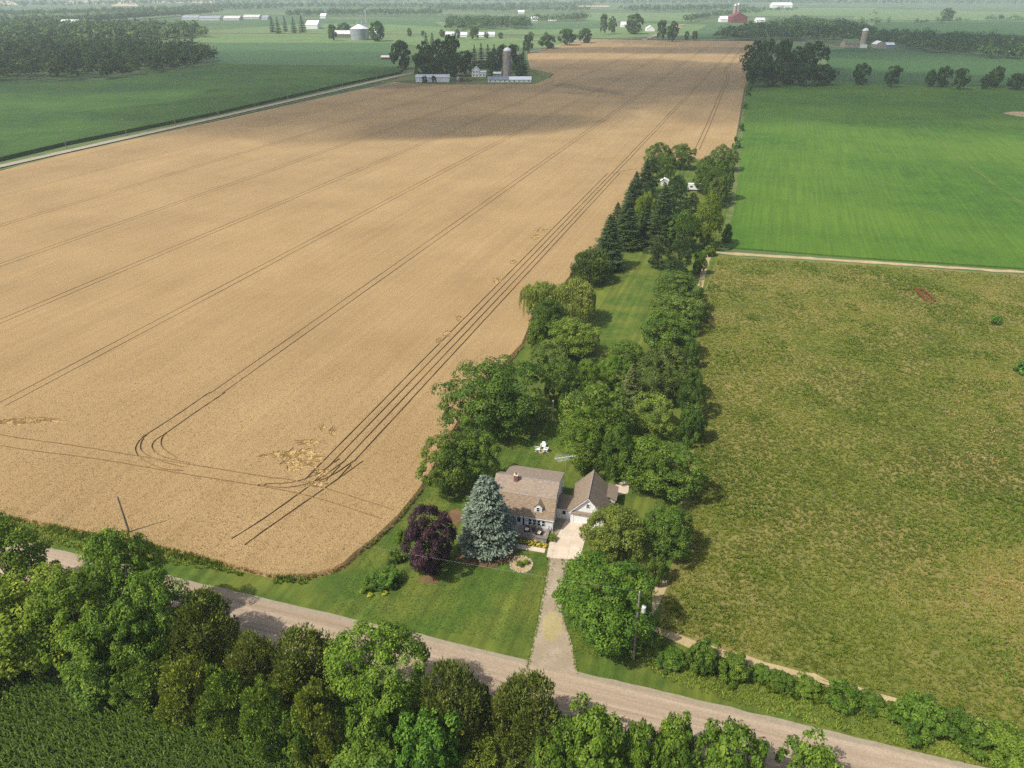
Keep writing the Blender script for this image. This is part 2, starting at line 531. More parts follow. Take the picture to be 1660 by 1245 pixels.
# far fields, nearest last; each sheet lies a little above the one below it
FAR = [
    ('pale_green', [(300, 52), (560, 34), (900, 36), (1160, 40), (1160, 58), (900, 56), (560, 54), (345, 53)]),
    ('mid_green', [(340, 40), (500, 38), (640, 40), (720, 44), (700, 33), (420, 30)]),
    ('tan_field', [(-40, 8), (30, 8), (20, 2), (-60, 2)]),
    ('tan_field', [(100, 6), (170, 6), (160, 1), (110, 1)]),
    ('tan_field', [(180, 10), (225, 10), (215, 1), (190, 1)]),
    ('tan_field', [(240, 5), (350, 5), (350, 2), (250, 2)]),
    ('tan_field', [(935, 11), (990, 11), (985, 9), (938, 9)]),
    ('mid_green', [(850, 48), (985, 46), (980, 37), (850, 38)]),
    ('pale_green', [(960, 62), (1080, 60), (1090, 52), (960, 48)]),
    ('mid_green', [(1115, 62), (1175, 62), (1210, 38), (1150, 38)]),
    ('pale_green', [(950, 35), (1130, 35), (1130, 21), (950, 21)]),
    ('pale_green', [(1180, 26), (1420, 26), (1420, 13), (1210, 13)]),
    ('pale_green', [(1380, 32), (1560, 34), (1700, 30), (1700, 20), (1400, 16)]),
    ('soy_dark', [(1400, 62), (1900, 66), (1900, 36), (1420, 36)]),
    ('pale_green', [(730, 84), (862, 88), (990, 64), (870, 60), (700, 60), (620, 66)]),
    ('pale_green', [(300, 69), (345, 70), (640, 70), (760, 82), (880, 62), (620, 56), (400, 55), (345, 57)]),
    ('mid_green', [(345, 106), (640, 110), (668, 100), (640, 70), (345, 70)]),
    ('soy_dark', [(1340, 134), (1660, 141), (2100, 160), (2100, 96), (1660, 95), (1500, 83), (1340, 76)]),
    ('pale_green', [(1225, 78), (1345, 82), (1370, 79), (1330, 70), (1230, 68)]),
]
for i, (mt, pp) in enumerate(FAR):
    flat_poly('far_field', GP(pp), 0.06 + 0.03 * i, M[mt])

road_left = [np.array(G(0, 272)), np.array(G(108, 243.5)), np.array(G(355, 191.5)), np.array(G(556, 144)), np.array(G(654, 122.5))]
dl = road_left[1] - road_left[4]; dl /= np.linalg.norm(dl)
far_road_line = [road_left[0] + dl * 260, road_left[0] + dl * 120] + [road_left[0], road_left[2], road_left[4]] + [np.array(G(*p)) for p in ((760, 104), (854, 86.5), (900, 76), (938, 65.5))]

# corn across the far road, soybeans on the right
cornL = GP([(-600, 330), (-300, 330), (0, 262), (108, 236), (355, 185.5), (556, 139), (648, 120), (655, 112), (560, 109), (357, 107), (180, 133), (0, 137), (-600, 150)])
soyR = GP([(1171, 402), (1190, 330), (1199, 240), (1210, 136), (1345, 134), (1660, 142), (2100, 152), (2100, 470), (1660, 437), (1400, 420)])


def slab(name, poly, z, mat, **props):
    o = flat_poly(name, poly, z, mat, **props)
    me = o.data
    bm = bmesh.new(); bm.from_mesh(me)
    ed = [e for e in bm.edges if e.is_boundary]
    r = bmesh.ops.extrude_edge_only(bm, edges=ed)
    for v in [g for g in r['geom'] if isinstance(g, bmesh.types.BMVert)]: v.co.z = 0.01
    bmesh.ops.recalc_face_normals(bm, faces=bm.faces)
    bm.to_mesh(me); bm.free()
    return o


slab('corn_field', cornL, 2.0, M['corn_far'])
slab('soybean_field', soyR, 0.55, M['soy'])

lawn_poly = GP([(-500, 800), (-60, 830), (230, 872), (446, 926), (556, 912), (700, 740), (900, 440), (1030, 268), (1200, 250), (1165, 420), (1160, 600), (1110, 960), (1130, 1025), (1320, 1085), (1760, 1195), (1760, 1330), (1241, 1190), (1099, 1140), (780, 1070), (514, 1005), (300, 965), (-100, 890), (-500, 820)])
flat_poly('lawn', lawn_poly, 0.03, M['lawn'])

# gravel road
Ra, Rb = np.array((-47.2, 74.4)), np.array((49.5, 46.9))
Rd = (Rb - Ra) / np.linalg.norm(Rb - Ra)
Rn = np.array((-Rd[1], Rd[0]))
Rw = 6.6
rl = [Ra + Rd * t - Rn * (Rw / 2 - 0.1) for t in np.arange(-420, 420, 2.0)]


def road_mat():
    m, nt, b = new_mat('gravel_road')
    fc = field_coords(nt, 1.0, 1.0, Rd)
    co = coords(nt)
    n1 = noise(nt, co, 5.0, 5.0, 0.7)
    st = noise(nt, field_coords(nt, 0.9, 0.012, Rd), 1.0, 3.0, 0.6)
    st2 = noise(nt, field_coords(nt, 2.6, 0.03, Rd), 1.0, 3.0, 0.6)
    c = ramp(nt, n1, [(0.3, (0.250, 0.194, 0.130)), (0.7, (0.38, 0.303, 0.213))])
    c = mixc(nt, c, ramp(nt, st, [(0.35, (0.78, 0.74, 0.71)), (0.65, (1.16, 1.17, 1.19))]), 1.0, 'MULTIPLY')
    c = mixc(nt, c, ramp(nt, st2, [(0.38, (0.93, 0.91, 0.9)), (0.62, (1.06, 1.07, 1.09))]), 1.0, 'MULTIPLY')
    nt.links.new(c, b.inputs['Base Color'])
    bump(nt, b, n1, 0.5, 0.03)
    return m


strip_mesh('gravel_road', rl, Rw, 0.06, road_mat(), crown=0.12, jitter=0.07)
sh = [p + Rn * (Rw / 2 + 0.15) for p in rl]
strip_mesh('gravel_shoulder', sh, 1.1, 0.052, M['gravel'], jitter=0.06)
strip_mesh('far_gravel_road', densify(far_road_line, 25), 5.6, 0.75, M['far_road'], jitter=0.3)
for nm, pp, w in (('cross_road', [(300, 53), (400, 53.5), (560, 55), (700, 58), (800, 60.5), (880, 61.5), (1000, 62.5), (1120, 64.5), (1230, 66)], 8.0),
                  ('cross_road', [(1042, 66), (1068, 55.5)], 9.0), ('farm_lane', [(1110, 40), (1096, 43), (1104, 46)], 9.0),
                  ('farm_lane', [(1225, 69), (1300, 70), (1335, 74), (1372, 78)], 6.0), ('farm_lane', [(610, 109.5), (664, 111)], 4.0)):
    strip_mesh(nm, densify(GP(pp), 40), w, 0.85, M['sandy_track'] if nm == 'farm_lane' else M['gravel'])

# far-side verge of the far road and the bottom corner corn soil
strip_mesh('road_verge', densify([p + A * -6.0 for p in far_road_line[:5]], 20), 5.0, 0.30, M['verge'], jitter=0.5)
strip_mesh('road_verge', densify([p + A * 4.6 for p in far_road_line[:5]], 20), 3.0, 0.33, M['verge'], jitter=0.5)
rough_poly = GP([(-500, 800), (-60, 832), (100, 852), (230, 876), (390, 920), (450, 935), (430, 948), (300, 922), (60, 872), (-100, 850), (-500, 812)])
near_verge = [tuple(Ra + Rd * -420 - Rn * (Rw - 0.3)), tuple(Ra + Rd * 420 - Rn * (Rw - 0.3)), tuple(Ra + Rd * 420 - Rn * (Rw + 40)), tuple(Ra + Rd * -420 - Rn * (Rw + 40))]
flat_poly('roadside_bank', near_verge, 0.04, M['verge'])
flat_poly('bare_soil_patch', GP([(505, 1230), (545, 1228), (565, 1250), (500, 1262)]), 0.075, M['mulch'])

# meadow on the right, with its sandy edges
meadow = GP([(1166, 414), (1400, 428), (1660, 446), (2100, 476), (2100, 1330), (1660, 1186), (1530, 1150), (1240, 1075), (1066, 1022), (1080, 940), (1110, 860), (1120, 760), (1135, 640), (1128, 560), (1142, 470)])
flat_poly('meadow', meadow, 0.05, M['meadow'])
strip_mesh('sandy_track', densify(GP([(1140, 408), (1180, 411), (1400, 424.5), (1660, 441.5), (2100, 470)]), 3), 2.2, 0.064, M['sandy_track'], jitter=0.25)
strip_mesh('sandy_track', densify(GP([(1134, 470), (1142, 435), (1150, 411)]), 3), 1.6, 0.068, M['sandy_track'], jitter=0.15)
strip_mesh('sandy_track', densify(GP([(1058, 1018), (1120, 1045), (1240, 1082), (1440, 1135), (1560, 1163), (1660, 1190), (1900, 1255)]), 2), 1.3, 0.072, M['sandy_track'], jitter=0.25)
flat_poly('sandy_patch', GP([(1060, 925), (1078, 920), (1082, 950), (1066, 985), (1056, 1000)]), 0.071, M['sandy_track'])
strip_mesh('sandy_track', densify(GP([(1095, 900), (1110, 820), (1122, 740), (1135, 650)]), 2), 1.6, 0.076, M['meadow'], jitter=0.4)
flat_poly('bare_patch', GP([(1625, 185), (1640, 182), (1700, 184), (1700, 193), (1650, 190)]), 0.57, M['sandy_track'])
strip_mesh('field_track', densify(GP([(1428, 142), (1480, 190), (1545, 250), (1610, 300), (1700, 360)]), 8), 0.6, 0.58, M['verge'], jitter=0.2)
strip_mesh('field_margin', densify(GP([(1170, 402), (1188, 330), (1197, 250), (1205, 180), (1212, 128)]), 6), 2.0, 0.60, M['verge'], jitter=0.5)

# ------------------------------------------------------------------ wheat: a standing crop with wheel tracks cut into it
wheat_out = [(-330, 262.0)]
wheat_px = [(-420, 812), (-250, 812), (-60, 826), (0, 836), (60, 846), (160, 868), (229, 879), (321, 901), (386, 920), (446, 934), (500, 935), (540, 926), (560, 915), (574, 901), (607, 876), (645, 840), (678, 799),
            (700, 765), (740, 690), (800, 610), (846, 560), (862, 520), (938, 434), (978, 388), (1036, 298), (1048, 276), (1056, 262), (1130, 260), (1180, 252), (1190, 240), (1197, 200), (1205, 150), (1211, 128), (1214, 100), (1222, 67.5),
            (1090, 66), (960, 65), (938, 67), (856, 88.5), (860, 112), (900, 120), (890, 128), (866, 138), (735, 138.5), (665, 136.5), (640, 134), (354, 197.5), (108, 251.5), (0, 279.5)]
wheat_out = GP(wheat_px)
wheat_out.append(tuple(np.array(wheat_out[-1]) + dl * 250))
TR = []


def off_line(o, y0, y1, n=90):
    return [np.array((o + 0.345 * y, y)) for y in np.linspace(y0, y1, n)]


for k, o in enumerate((-106.4, -147.0, -187.6, -228.6, -269.0, -309.5)):
    for s in (-1.25, 1.25):
        TR.append((off_line(o + s, 123 if k else 128, 1230 if o > -240 else 700), 0.27 if k < 3 else 0.27))
for s in (-2.9, -1.0, 0.9, 2.7):
    TR.append((off_line(-66.9 + s, 98, 330 if abs(s) > 1.5 else 1230), 0.31))
for s in (-1.1, 1.1):
    TR.append((spline([np.array(G(x, y)) + A * s for x, y in ((1130, 245), (1150, 200), (1168, 155), (1180, 128), (1176, 115), (1183, 105), (1196, 88), (1210, 72))], 6), 0.6))
    # tracks curving round behind the farm
    TR.append((spline([np.array(G(x, y)) + A * s for x, y in ((880, 140), (897, 133), (893, 128), (880, 124))], 6), 0.6))
for hl in ([(-200, 668), (0, 709), (120, 727), (230, 745), (420, 776), (500, 789), (640, 832)], [(-200, 686), (0, 727), (160, 749), (280, 770), (480, 804), (620, 846)],
           [(342, 640), (290, 676), (240, 709), (226, 722), (222, 734), (232, 748), (262, 764), (300, 768)],
           [(367, 640), (320, 672), (272, 706), (252, 720), (250, 732), (268, 746), (310, 756)],
           [(240, 709), (231, 722), (234, 738), (262, 752), (300, 763)], [(272, 706), (264, 716), (266, 730), (290, 748)],
           [(377, 879), (430, 845), (500, 795), (560, 752)], [(398, 889), (440, 858), (520, 802), (590, 752)],
           [(552, 748), (520, 770), (480, 786), (430, 790)], [(575, 752), (530, 780), (470, 795), (420, 791)],
           [(992, 285), (1015, 278), (1034, 276)]):
    TR.append((spline([G(*p) for p in hl], 6), 0.32))


def jag(px, py, rx, ry, n=34, amp=0.32, seed=1):
    amp = min(amp, .4)
    g = np.random.default_rng(seed)
    c = G(px, py); ex = G(px + rx, py) - c; ey = G(px, py - ry) - c
    return [tuple(c + (ex * math.cos(a) + ey * math.sin(a)) * (1 + g.uniform(-amp, amp))) for a in np.linspace(0, 2 * math.pi, n, endpoint=False)]


FLAT = [jag(487, 748, 34, 16, seed=1), jag(455, 742, 14, 6, seed=2), jag(505, 722, 22, 5, seed=3, amp=.6), jag(22, 689, 34, 4, seed=4, amp=.6), jag(55, 686, 40, 4, seed=14, amp=.7),
        jag(878, 376, 10, 3, seed=5, amp=.5), jag(868, 388, 7, 5, seed=6, amp=.5), jag(540, 704, 5, 8, seed=7, amp=.6), jag(524, 698, 6, 5, seed=17, amp=.6), jag(520, 772, 16, 7, seed=8),
        jag(806, 458, 6, 4, seed=9), jag(745, 520, 5, 4, seed=10), jag(726, 545, 7, 5, seed=11), jag(712, 556, 5, 4, seed=12), jag(832, 428, 5, 3, seed=13), jag(435, 744, 16, 2, seed=15, amp=.5),
        jag(512, 790, 20, 5, seed=21, amp=.5)]
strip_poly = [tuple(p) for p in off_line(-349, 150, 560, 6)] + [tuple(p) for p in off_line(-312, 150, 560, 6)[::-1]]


def build_wheat():
    verts, faces, kinds = [], [], []

    def put(poly, kind):
        b = len(verts); verts.extend(Vector((float(p[0]), float(p[1]))) for p in poly)
        f = list(range(b, b + len(poly)))
        a = sum(poly[i][0] * poly[(i + 1) % len(poly)][1] - poly[(i + 1) % len(poly)][0] * poly[i][1] for i in range(len(poly)))
        faces.append(f if a > 0 else f[::-1]); kinds.append(kind)
    put(wheat_out, 'w')
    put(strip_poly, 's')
    for ln, w in TR: put(ribbon(ln, w), 't')
    for p in FLAT: put(p, 'f')
    v2, e2, f2, _, _, of = delaunay_2d_cdt(verts, [], faces, 1, 1e-5)
    zs = {'w': 0.70, 's': 0.70, 't': 0.46, 'f': 0.54}
    mi = {'w': 0, 's': 1, 't': 2, 'f': 3}
    V, Fq, mats = [], [], []
    idx = {}

    def vi(i, z):
        k = (i, round(z, 2))
        if k not in idx: idx[k] = len(V); V.append((v2[i].x, v2[i].y, z))
        return idx[k]
    edge = {}
    for t, o in zip(f2, of):
        ks = {kinds[i] for i in o}
        if 'w' not in ks: continue
        k = 't' if 't' in ks else 'f' if 'f' in ks else 's' if 's' in ks else 'w'
        z = zs[k]
        t = list(t)
        a, b, c = (v2[i] for i in t[:3])
        if (b - a).x * (c - a).y - (b - a).y * (c - a).x < 0: t = t[::-1]
        Fq.append(tuple(vi(i, z) for i in t)); mats.append(mi[k])
        for i in range(len(t)):
            p, q = t[i], t[(i + 1) % len(t)]
            edge.setdefault((min(p, q), max(p, q)), []).append((p, q, z))
    for lst in edge.values():
        if len(lst) == 1: p, q, z = lst[0]; lo = 0.0
        elif len(lst) == 2 and lst[0][2] != lst[1][2]:
            (p, q, z), (_, _, lo) = (lst[0], lst[1]) if lst[0][2] > lst[1][2] else (lst[1], lst[0])
        else: continue
        if len(lst) == 1:                                            # outer edge: side sloped outward so it catches sky light and looks less dark
            dx, dy = v2[q].x - v2[p].x, v2[q].y - v2[p].y
            ll = math.hypot(dx, dy) + 1e-9; ox, oy = dy / ll * .55, -dx / ll * .55
            b = len(V); V.append((v2[p].x + ox, v2[p].y + oy, 0.0)); V.append((v2[q].x + ox, v2[q].y + oy, 0.0))
            Fq.append((vi(p, z), b, b + 1, vi(q, z))); mats.append(0)
            continue
        Fq.append((vi(p, z), vi(p, lo), vi(q, lo), vi(q, z))); mats.append(0)
    me = bpy.data.meshes.new('wheat_field')
    me.from_pydata(V, [], Fq); me.update()
    for k in ('wheat', 'wheat_strip', 'soil', 'wheat_flat'): me.materials.append(M[k])
    me.polygons.foreach_set('material_index', np.array(mats, np.int32))
    add('wheat_field', me, None, None, kind='structure')


build_wheat()


# ------------------------------------------------------------------ small plants in masses
def rnd_unit(n, g):
    v = g.normal(size=(n, 3)); return v / np.linalg.norm(v, axis=1, keepdims=True)


def norm(v): return v / (np.linalg.norm(v, axis=-1, keepdims=True) + 1e-9)


def blades(P, z0, n_blade, h, w, lean, g, tone, twist=True):
    """n_blade leaning triangles at every point; returns V, F, tone"""
    n = len(P) * n_blade
    base = np.repeat(np.column_stack((P, z0 if hasattr(z0, '__len__') else np.full(len(P), z0))), n_blade, 0)
    tn = np.repeat(tone, n_blade) + g.normal(0, 0.12, n)
    hh = h * g.uniform(0.6, 1.25, n); az = g.uniform(0, 2 * math.pi, n); ln = lean * g.uniform(0.3, 1.2, n)
    d = np.column_stack((np.cos(az), np.sin(az), np.zeros(n)))
    az2 = az + math.pi / 2 + g.normal(0, 0.5, n)
    s = np.column_stack((np.cos(az2), np.sin(az2), np.zeros(n))) * (w * g.uniform(0.7, 1.3, n))[:, None]
    root = base + d * (0.15 * ln)[:, None]
    tip = base + d * ln[:, None]; tip[:, 2] += hh
    V = np.stack((root - s, root + s, tip), 1).reshape(-1, 3)
    Fc = np.arange(n * 3).reshape(-1, 3)
    return V, Fc, np.repeat(np.clip(tn, 0, 1), 3)


def vnoise(P, scale, seed):
    """smooth value noise on points"""
    g = np.random.default_rng(seed)
    T = g.random((64, 64))
    q = P / scale
    i = np.floor(q).astype(int); f = q - i; f = f * f * (3 - 2 * f)
    a = T[i[:, 0] % 64, i[:, 1] % 64]; b = T[(i[:, 0] + 1) % 64, i[:, 1] % 64]
    c = T[i[:, 0] % 64, (i[:, 1] + 1) % 64]; d = T[(i[:, 0] + 1) % 64, (i[:, 1] + 1) % 64]
    return (a * (1 - f[:, 0]) + b * f[:, 0]) * (1 - f[:, 1]) + (c * (1 - f[:, 0]) + d * f[:, 0]) * f[:, 1]


def stuff_blades(name, P, z0, n_blade, h, w, lean, mat, tone, g):
    V, Fc, tn = blades(P, z0, n_blade, h, w, lean, g, tone)
    return add(name, mesh_np(name, V, [Fc], mat, tn), None, None, kind='stuff')


g = np.random.default_rng(11)
# meadow tussocks, thicker near the camera
mead_near = [p for p in GP([(1166, 416), (1700, 450), (1720, 1205), (1530, 1148), (1240, 1070), (1070, 1018), (1086, 940), (1112, 860), (1122, 760), (1137, 640), (1130, 560), (1144, 470)])]
P = scatter(mead_near, 9.0, 400000, g)
keep = g.random(len(P)) < np.clip(1.15 - (P[:, 1] - 60) / 190, 0.25, 1)
P = P[keep]
tone = 0.20 + 0.36 * vnoise(P, 8.0, 1) + 0.20 * vnoise(P, 2.6, 2) + 0.62 * (vnoise(P, 19.0, 3) - 0.5) + 0.3 * (vnoise(P, 60.0, 33) - 0.5) + 0.25 * (vnoise(P, 0.9, 34) - 0.5)
stuff_blades('meadow_grass', P, 0.05, 6, 0.30, 0.07, 0.40, M['grass_tuft'], tone - 0.05, g)
# green weed patches in the meadow
P = scatter(mead_near, 1.6, 100000, g); P = P[vnoise(P, 7.0, 9) > 0.68]
stuff_blades('meadow_weeds', P, 0.05, 8, 0.55, 0.10, 0.4, M['weed'], 0.15 + 0.3 * vnoise(P, 4, 4), g)
# pale seed heads at the right edge
P = scatter(GP([(1480, 600), (1720, 640), (1720, 800), (1580, 760)]), 1.4, 6000, g)
P = P[vnoise(P, 3.0, 19) > 0.55]
stuff_blades('pale_seed_heads', P, 0.25, 4, 0.35, 0.07, 0.25, M['wheat_stalk'], np.full(len(P), 0.95), g)
# wheat ears standing proud of the crop near the camera, and along its cut edge
near_w = GP([(-60, 560), (420, 500), (800, 540), (740, 680), (676, 800), (606, 875), (560, 912), (500, 932), (446, 931), (386, 917), (230, 876), (60, 842), (-60, 822)])
P = scatter(near_w, 5.0, 300000, g)
P = P[g.random(len(P)) < np.clip((165 - np.hypot(P[:, 0] * .6, P[:, 1])) / 75, 0, 1)]
for ln, w in TR:
    L = np.array([p for p in ln])
    for a, b in zip(L[:-1], L[1:]):
        ab = b - a; t = np.clip(((P - a) @ ab) / (ab @ ab + 1e-9), 0, 1)
        P = P[np.linalg.norm(P - (a + t[:, None] * ab), axis=1) > w * 0.5 + 0.12]
for fp in FLAT: P = P[~in_poly(P, fp)]
stuff_blades('wheat_ears', P, 0.64, 3, 0.17, 0.075, 0.22, M['wheat_stalk'], 0.25 + 0.6 * vnoise(P, 1.3, 6) + 0.15 * vnoise(P, 20, 7), g)
# fallen straw in the flattened places
P = np.concatenate([scatter(fp, 7.0, 4000, g) for fp in FLAT])
stuff_blades('flattened_straw', P, 0.53, 5, 0.20, 0.05, 0.6, M['wheat_stalk'], 0.25 + 0.5 * g.random(len(P)), g)


def along(line, w, dens, g):
    L = densify(line, 1.0)
    out = []
    for a, b in zip(L[:-1], L[1:]):
        n = g.poisson(dens * w * np.linalg.norm(b - a))
        t = g.random(n)[:, None]; d = (b - a) / (np.linalg.norm(b - a) + 1e-9); nn = np.array((-d[1], d[0]))
        out.append(a + t * (b - a) + nn * (g.uniform(-.5, .5, n) * w)[:, None])
    return np.concatenate(out)


wheat_edge = GP([(-60, 826), (0, 837), (60, 847), (160, 869), (229, 880), (321, 902), (386, 921), (446, 935), (500, 936), (540, 927), (560, 916), (574, 902), (607, 877), (645, 841), (678, 800)])
P = along(wheat_edge + GP([(700, 767), (740, 692), (846, 562)]), 0.8, 18, g)
stuff_blades('wheat_edge_stalks', P, 0.10, 5, 0.62, 0.05, 0.4, M['wheat_stalk'], 0.3 + 0.6 * g.random(len(P)), g)
P = np.concatenate([along(wheat_edge[:9], 2.8, 8, g), along([p - np.array((0.1, .35)) for p in map(np.array, wheat_edge[8:])], .6, 6, g)]); P = P[vnoise(P, 3.0, 31) > 0.30]
stuff_blades('verge_weeds', P, 0.04, 7, 0.75, 0.09, 0.4, M['weed'], 0.1 + 0.7 * vnoise(P, 2.5, 8), g)
P = scatter(GP([(0, 838), (130, 862), (230, 878), (400, 925), (330, 925), (60, 880), (0, 866)]), 6, 20000, g)
stuff_blades('verge_weeds', P, 0.05, 6, 0.45, 0.07, 0.4, M['weed'], 0.25 + 0.7 * vnoise(P, 4, 9), g)
# rough grass on the bank right of the drive
bank = GP([(1060, 1060), (1120, 1062), (1240, 1095), (1440, 1150), (1700, 1210), (1700, 1262), (1558, 1236), (1421, 1200), (1241, 1155), (1100, 1112), (1050, 1085)])
P = scatter(bank, 9, 60000, g)
stuff_blades('bank_grass', P, 0.03, 6, 0.38, 0.07, 0.4, M['weed'], 0.2 + 0.6 * vnoise(P, 3.5, 12), g)
hedge_line = GP([(1070, 1062), (1110, 1072), (1165, 1092), (1250, 1112), (1340, 1132), (1430, 1156), (1540, 1190), (1700, 1240)])
P = along(hedge_line, 2.6, 7, g); P = P[vnoise(P, 2.2, 51) > 0.33]
stuff_blades('hedgerow_weeds', P, 0.03, 9, 0.85, 0.13, 0.5, M['weed'], 0.05 + 0.5 * vnoise(P, 1.7, 17), g)
P = scatter([tuple(p) for p in (Ra + Rd * 0 - Rn * (Rw - 0.2), Ra + Rd * 115 - Rn * (Rw - 0.2), Ra + Rd * 115 - Rn * (Rw + 9), Ra + Rd * 0 - Rn * (Rw + 9))], 6, 60000, g)
stuff_blades('bank_grass', P, 0.04, 6, 0.5, 0.08, 0.45, M['weed'], 0.1 + 0.6 * vnoise(P, 3.5, 13), g)
# lawn blades so the mown grass has a nap
lawn_near = GP([(560, 940), (700, 760), (730, 690), (800, 700), (905, 640), (905, 900), (865, 1050), (700, 1020), (530, 990)])
P = scatter(lawn_near, 12, 120000, g)
P = P[(np.abs((P - np.array((6.3, 85.5))) @ np.array((.971, -.238)) + 4.9) > 5.3) | (np.abs((P - np.array((6.3, 85.5))) @ np.array((.238, .971)) - 2.0) > 7.3)]
stuff_blades('lawn_grass', P, 0.03, 4, 0.09, 0.05, 0.12, leaf_mat('lawn_blade', (0.024, 0.055, 0.008), (0.062, 0.105, 0.016), (0.13, 0.145, 0.03)), 0.2 + 0.3 * vnoise(P, 5, 14) + 0.3 * vnoise(P, 1.2, 15), g)
P = scatter([(p[0], p[1]) for p in GP([(910, 905), (1090, 1020), (1070, 1080), (930, 1060)])], 8, 8000, g)
stuff_blades('verge_grass', P, 0.03, 5, 0.25, 0.06, 0.3, M['weed'], 0.1 + 0.5 * vnoise(P, 2, 16), g)


def corn_plants(poly):
    """rows of maize, each plant a few arching leaves"""
    g = np.random.default_rng(5)
    p = np.array(poly); lo, hi = p.min(0), p.max(0)
    d = Rd; a = Rn
    pr = p @ np.column_stack((a, d))
    rows = np.arange(pr[:, 0].min(), pr[:, 0].max(), 0.76)
    pts = []
    for r in rows:
        s = np.arange(pr[:, 1].min(), pr[:, 1].max(), 0.21)
        s = s + g.normal(0, 0.04, len(s))
        pts.append(np.outer(np.full(len(s), r), a) + np.outer(s, d) + g.normal(0, 0.03, (len(s), 2)))
    P = np.concatenate(pts); P = P[in_poly(P, poly)]
    P = P[g.random(len(P)) < 0.94]
    nl = 8
    n = len(P) * nl
    base = np.repeat(np.column_stack((P, np.zeros(len(P)))), nl, 0)
    k = np.tile(np.arange(nl), len(P))
    zh = np.repeat(g.normal(1.9, 0.15, len(P)), nl)
    z = zh * (0.30 + 0.70 * k / (nl - 1))
    az = np.repeat(g.normal(math.atan2(d[1], d[0]), 0.55, len(P)), nl) + k * math.pi + g.normal(0, 0.35, n)
    L = g.uniform(0.45, 0.8, n) * np.where(k == nl - 1, 0.7, 1)
    dv = np.column_stack((np.cos(az), np.sin(az), np.zeros(n))); sv = np.column_stack((-np.sin(az), np.cos(az), np.zeros(n))) * 0.055
    up = np.array((0, 0, 1.0))
    o = base + up * z[:, None]
    p1 = o + dv * (L * .5)[:, None] + up * (0.22 + 0.1 * g.random(n))[:, None]
    p2 = o + dv * L[:, None] + up * (-0.05 - 0.25 * g.random(n))[:, None]
    V = np.stack((o - sv * .6, o + sv * .6, p1 + sv, p1 - sv, p2), 1).reshape(-1, 3)
    b = np.arange(n)[:, None] * 5
    Q = b + np.array((0, 1, 2, 3)); T = b + np.array((3, 2, 4))
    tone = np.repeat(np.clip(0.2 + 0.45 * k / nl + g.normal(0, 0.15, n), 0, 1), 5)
    return V, [Q, T], tone


corn_poly = GP([(-140, 1020), (0, 1068), (110, 1120), (240, 1150), (380, 1205), (455, 1225), (530, 1262), (700, 1420), (-140, 1420)])
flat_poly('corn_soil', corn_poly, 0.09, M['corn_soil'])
V, Fs, tn = corn_plants(corn_poly)
add('corn_plants', mesh_np('corn_plants', V, Fs, M['corn'], tn), None, None, kind='stuff')
# ------------------------------------------------------------------ trees: trunk with limbs, crown of many small leaves in clumps
def leaf_quads(C, N, a, b, g, T=None, fold=0.25):
    n = len(C)
    if T is None: T = np.cross(N, rnd_unit(n, g))
    T = norm(T); B = norm(np.cross(N, T))
    a = np.broadcast_to(a, n)[:, None]; b = np.broadcast_to(b, n)[:, None]
    V = np.stack((C + T * a, C + B * b - N * a * fold, C - T * a, C - B * b - N * a * fold), 1).reshape(-1, 3)
    return V, np.arange(n * 4).reshape(-1, 4)


def profile(t, peak, e, lo=0.0):
    s = np.where(t < peak, 0.5 * t / peak, 0.5 + 0.5 * (t - peak) / (1 - peak))
    r = np.sqrt(np.clip(1 - np.abs(2 * s - 1) ** e, 0, 1))
    return np.maximum(r, lo * (t < peak))


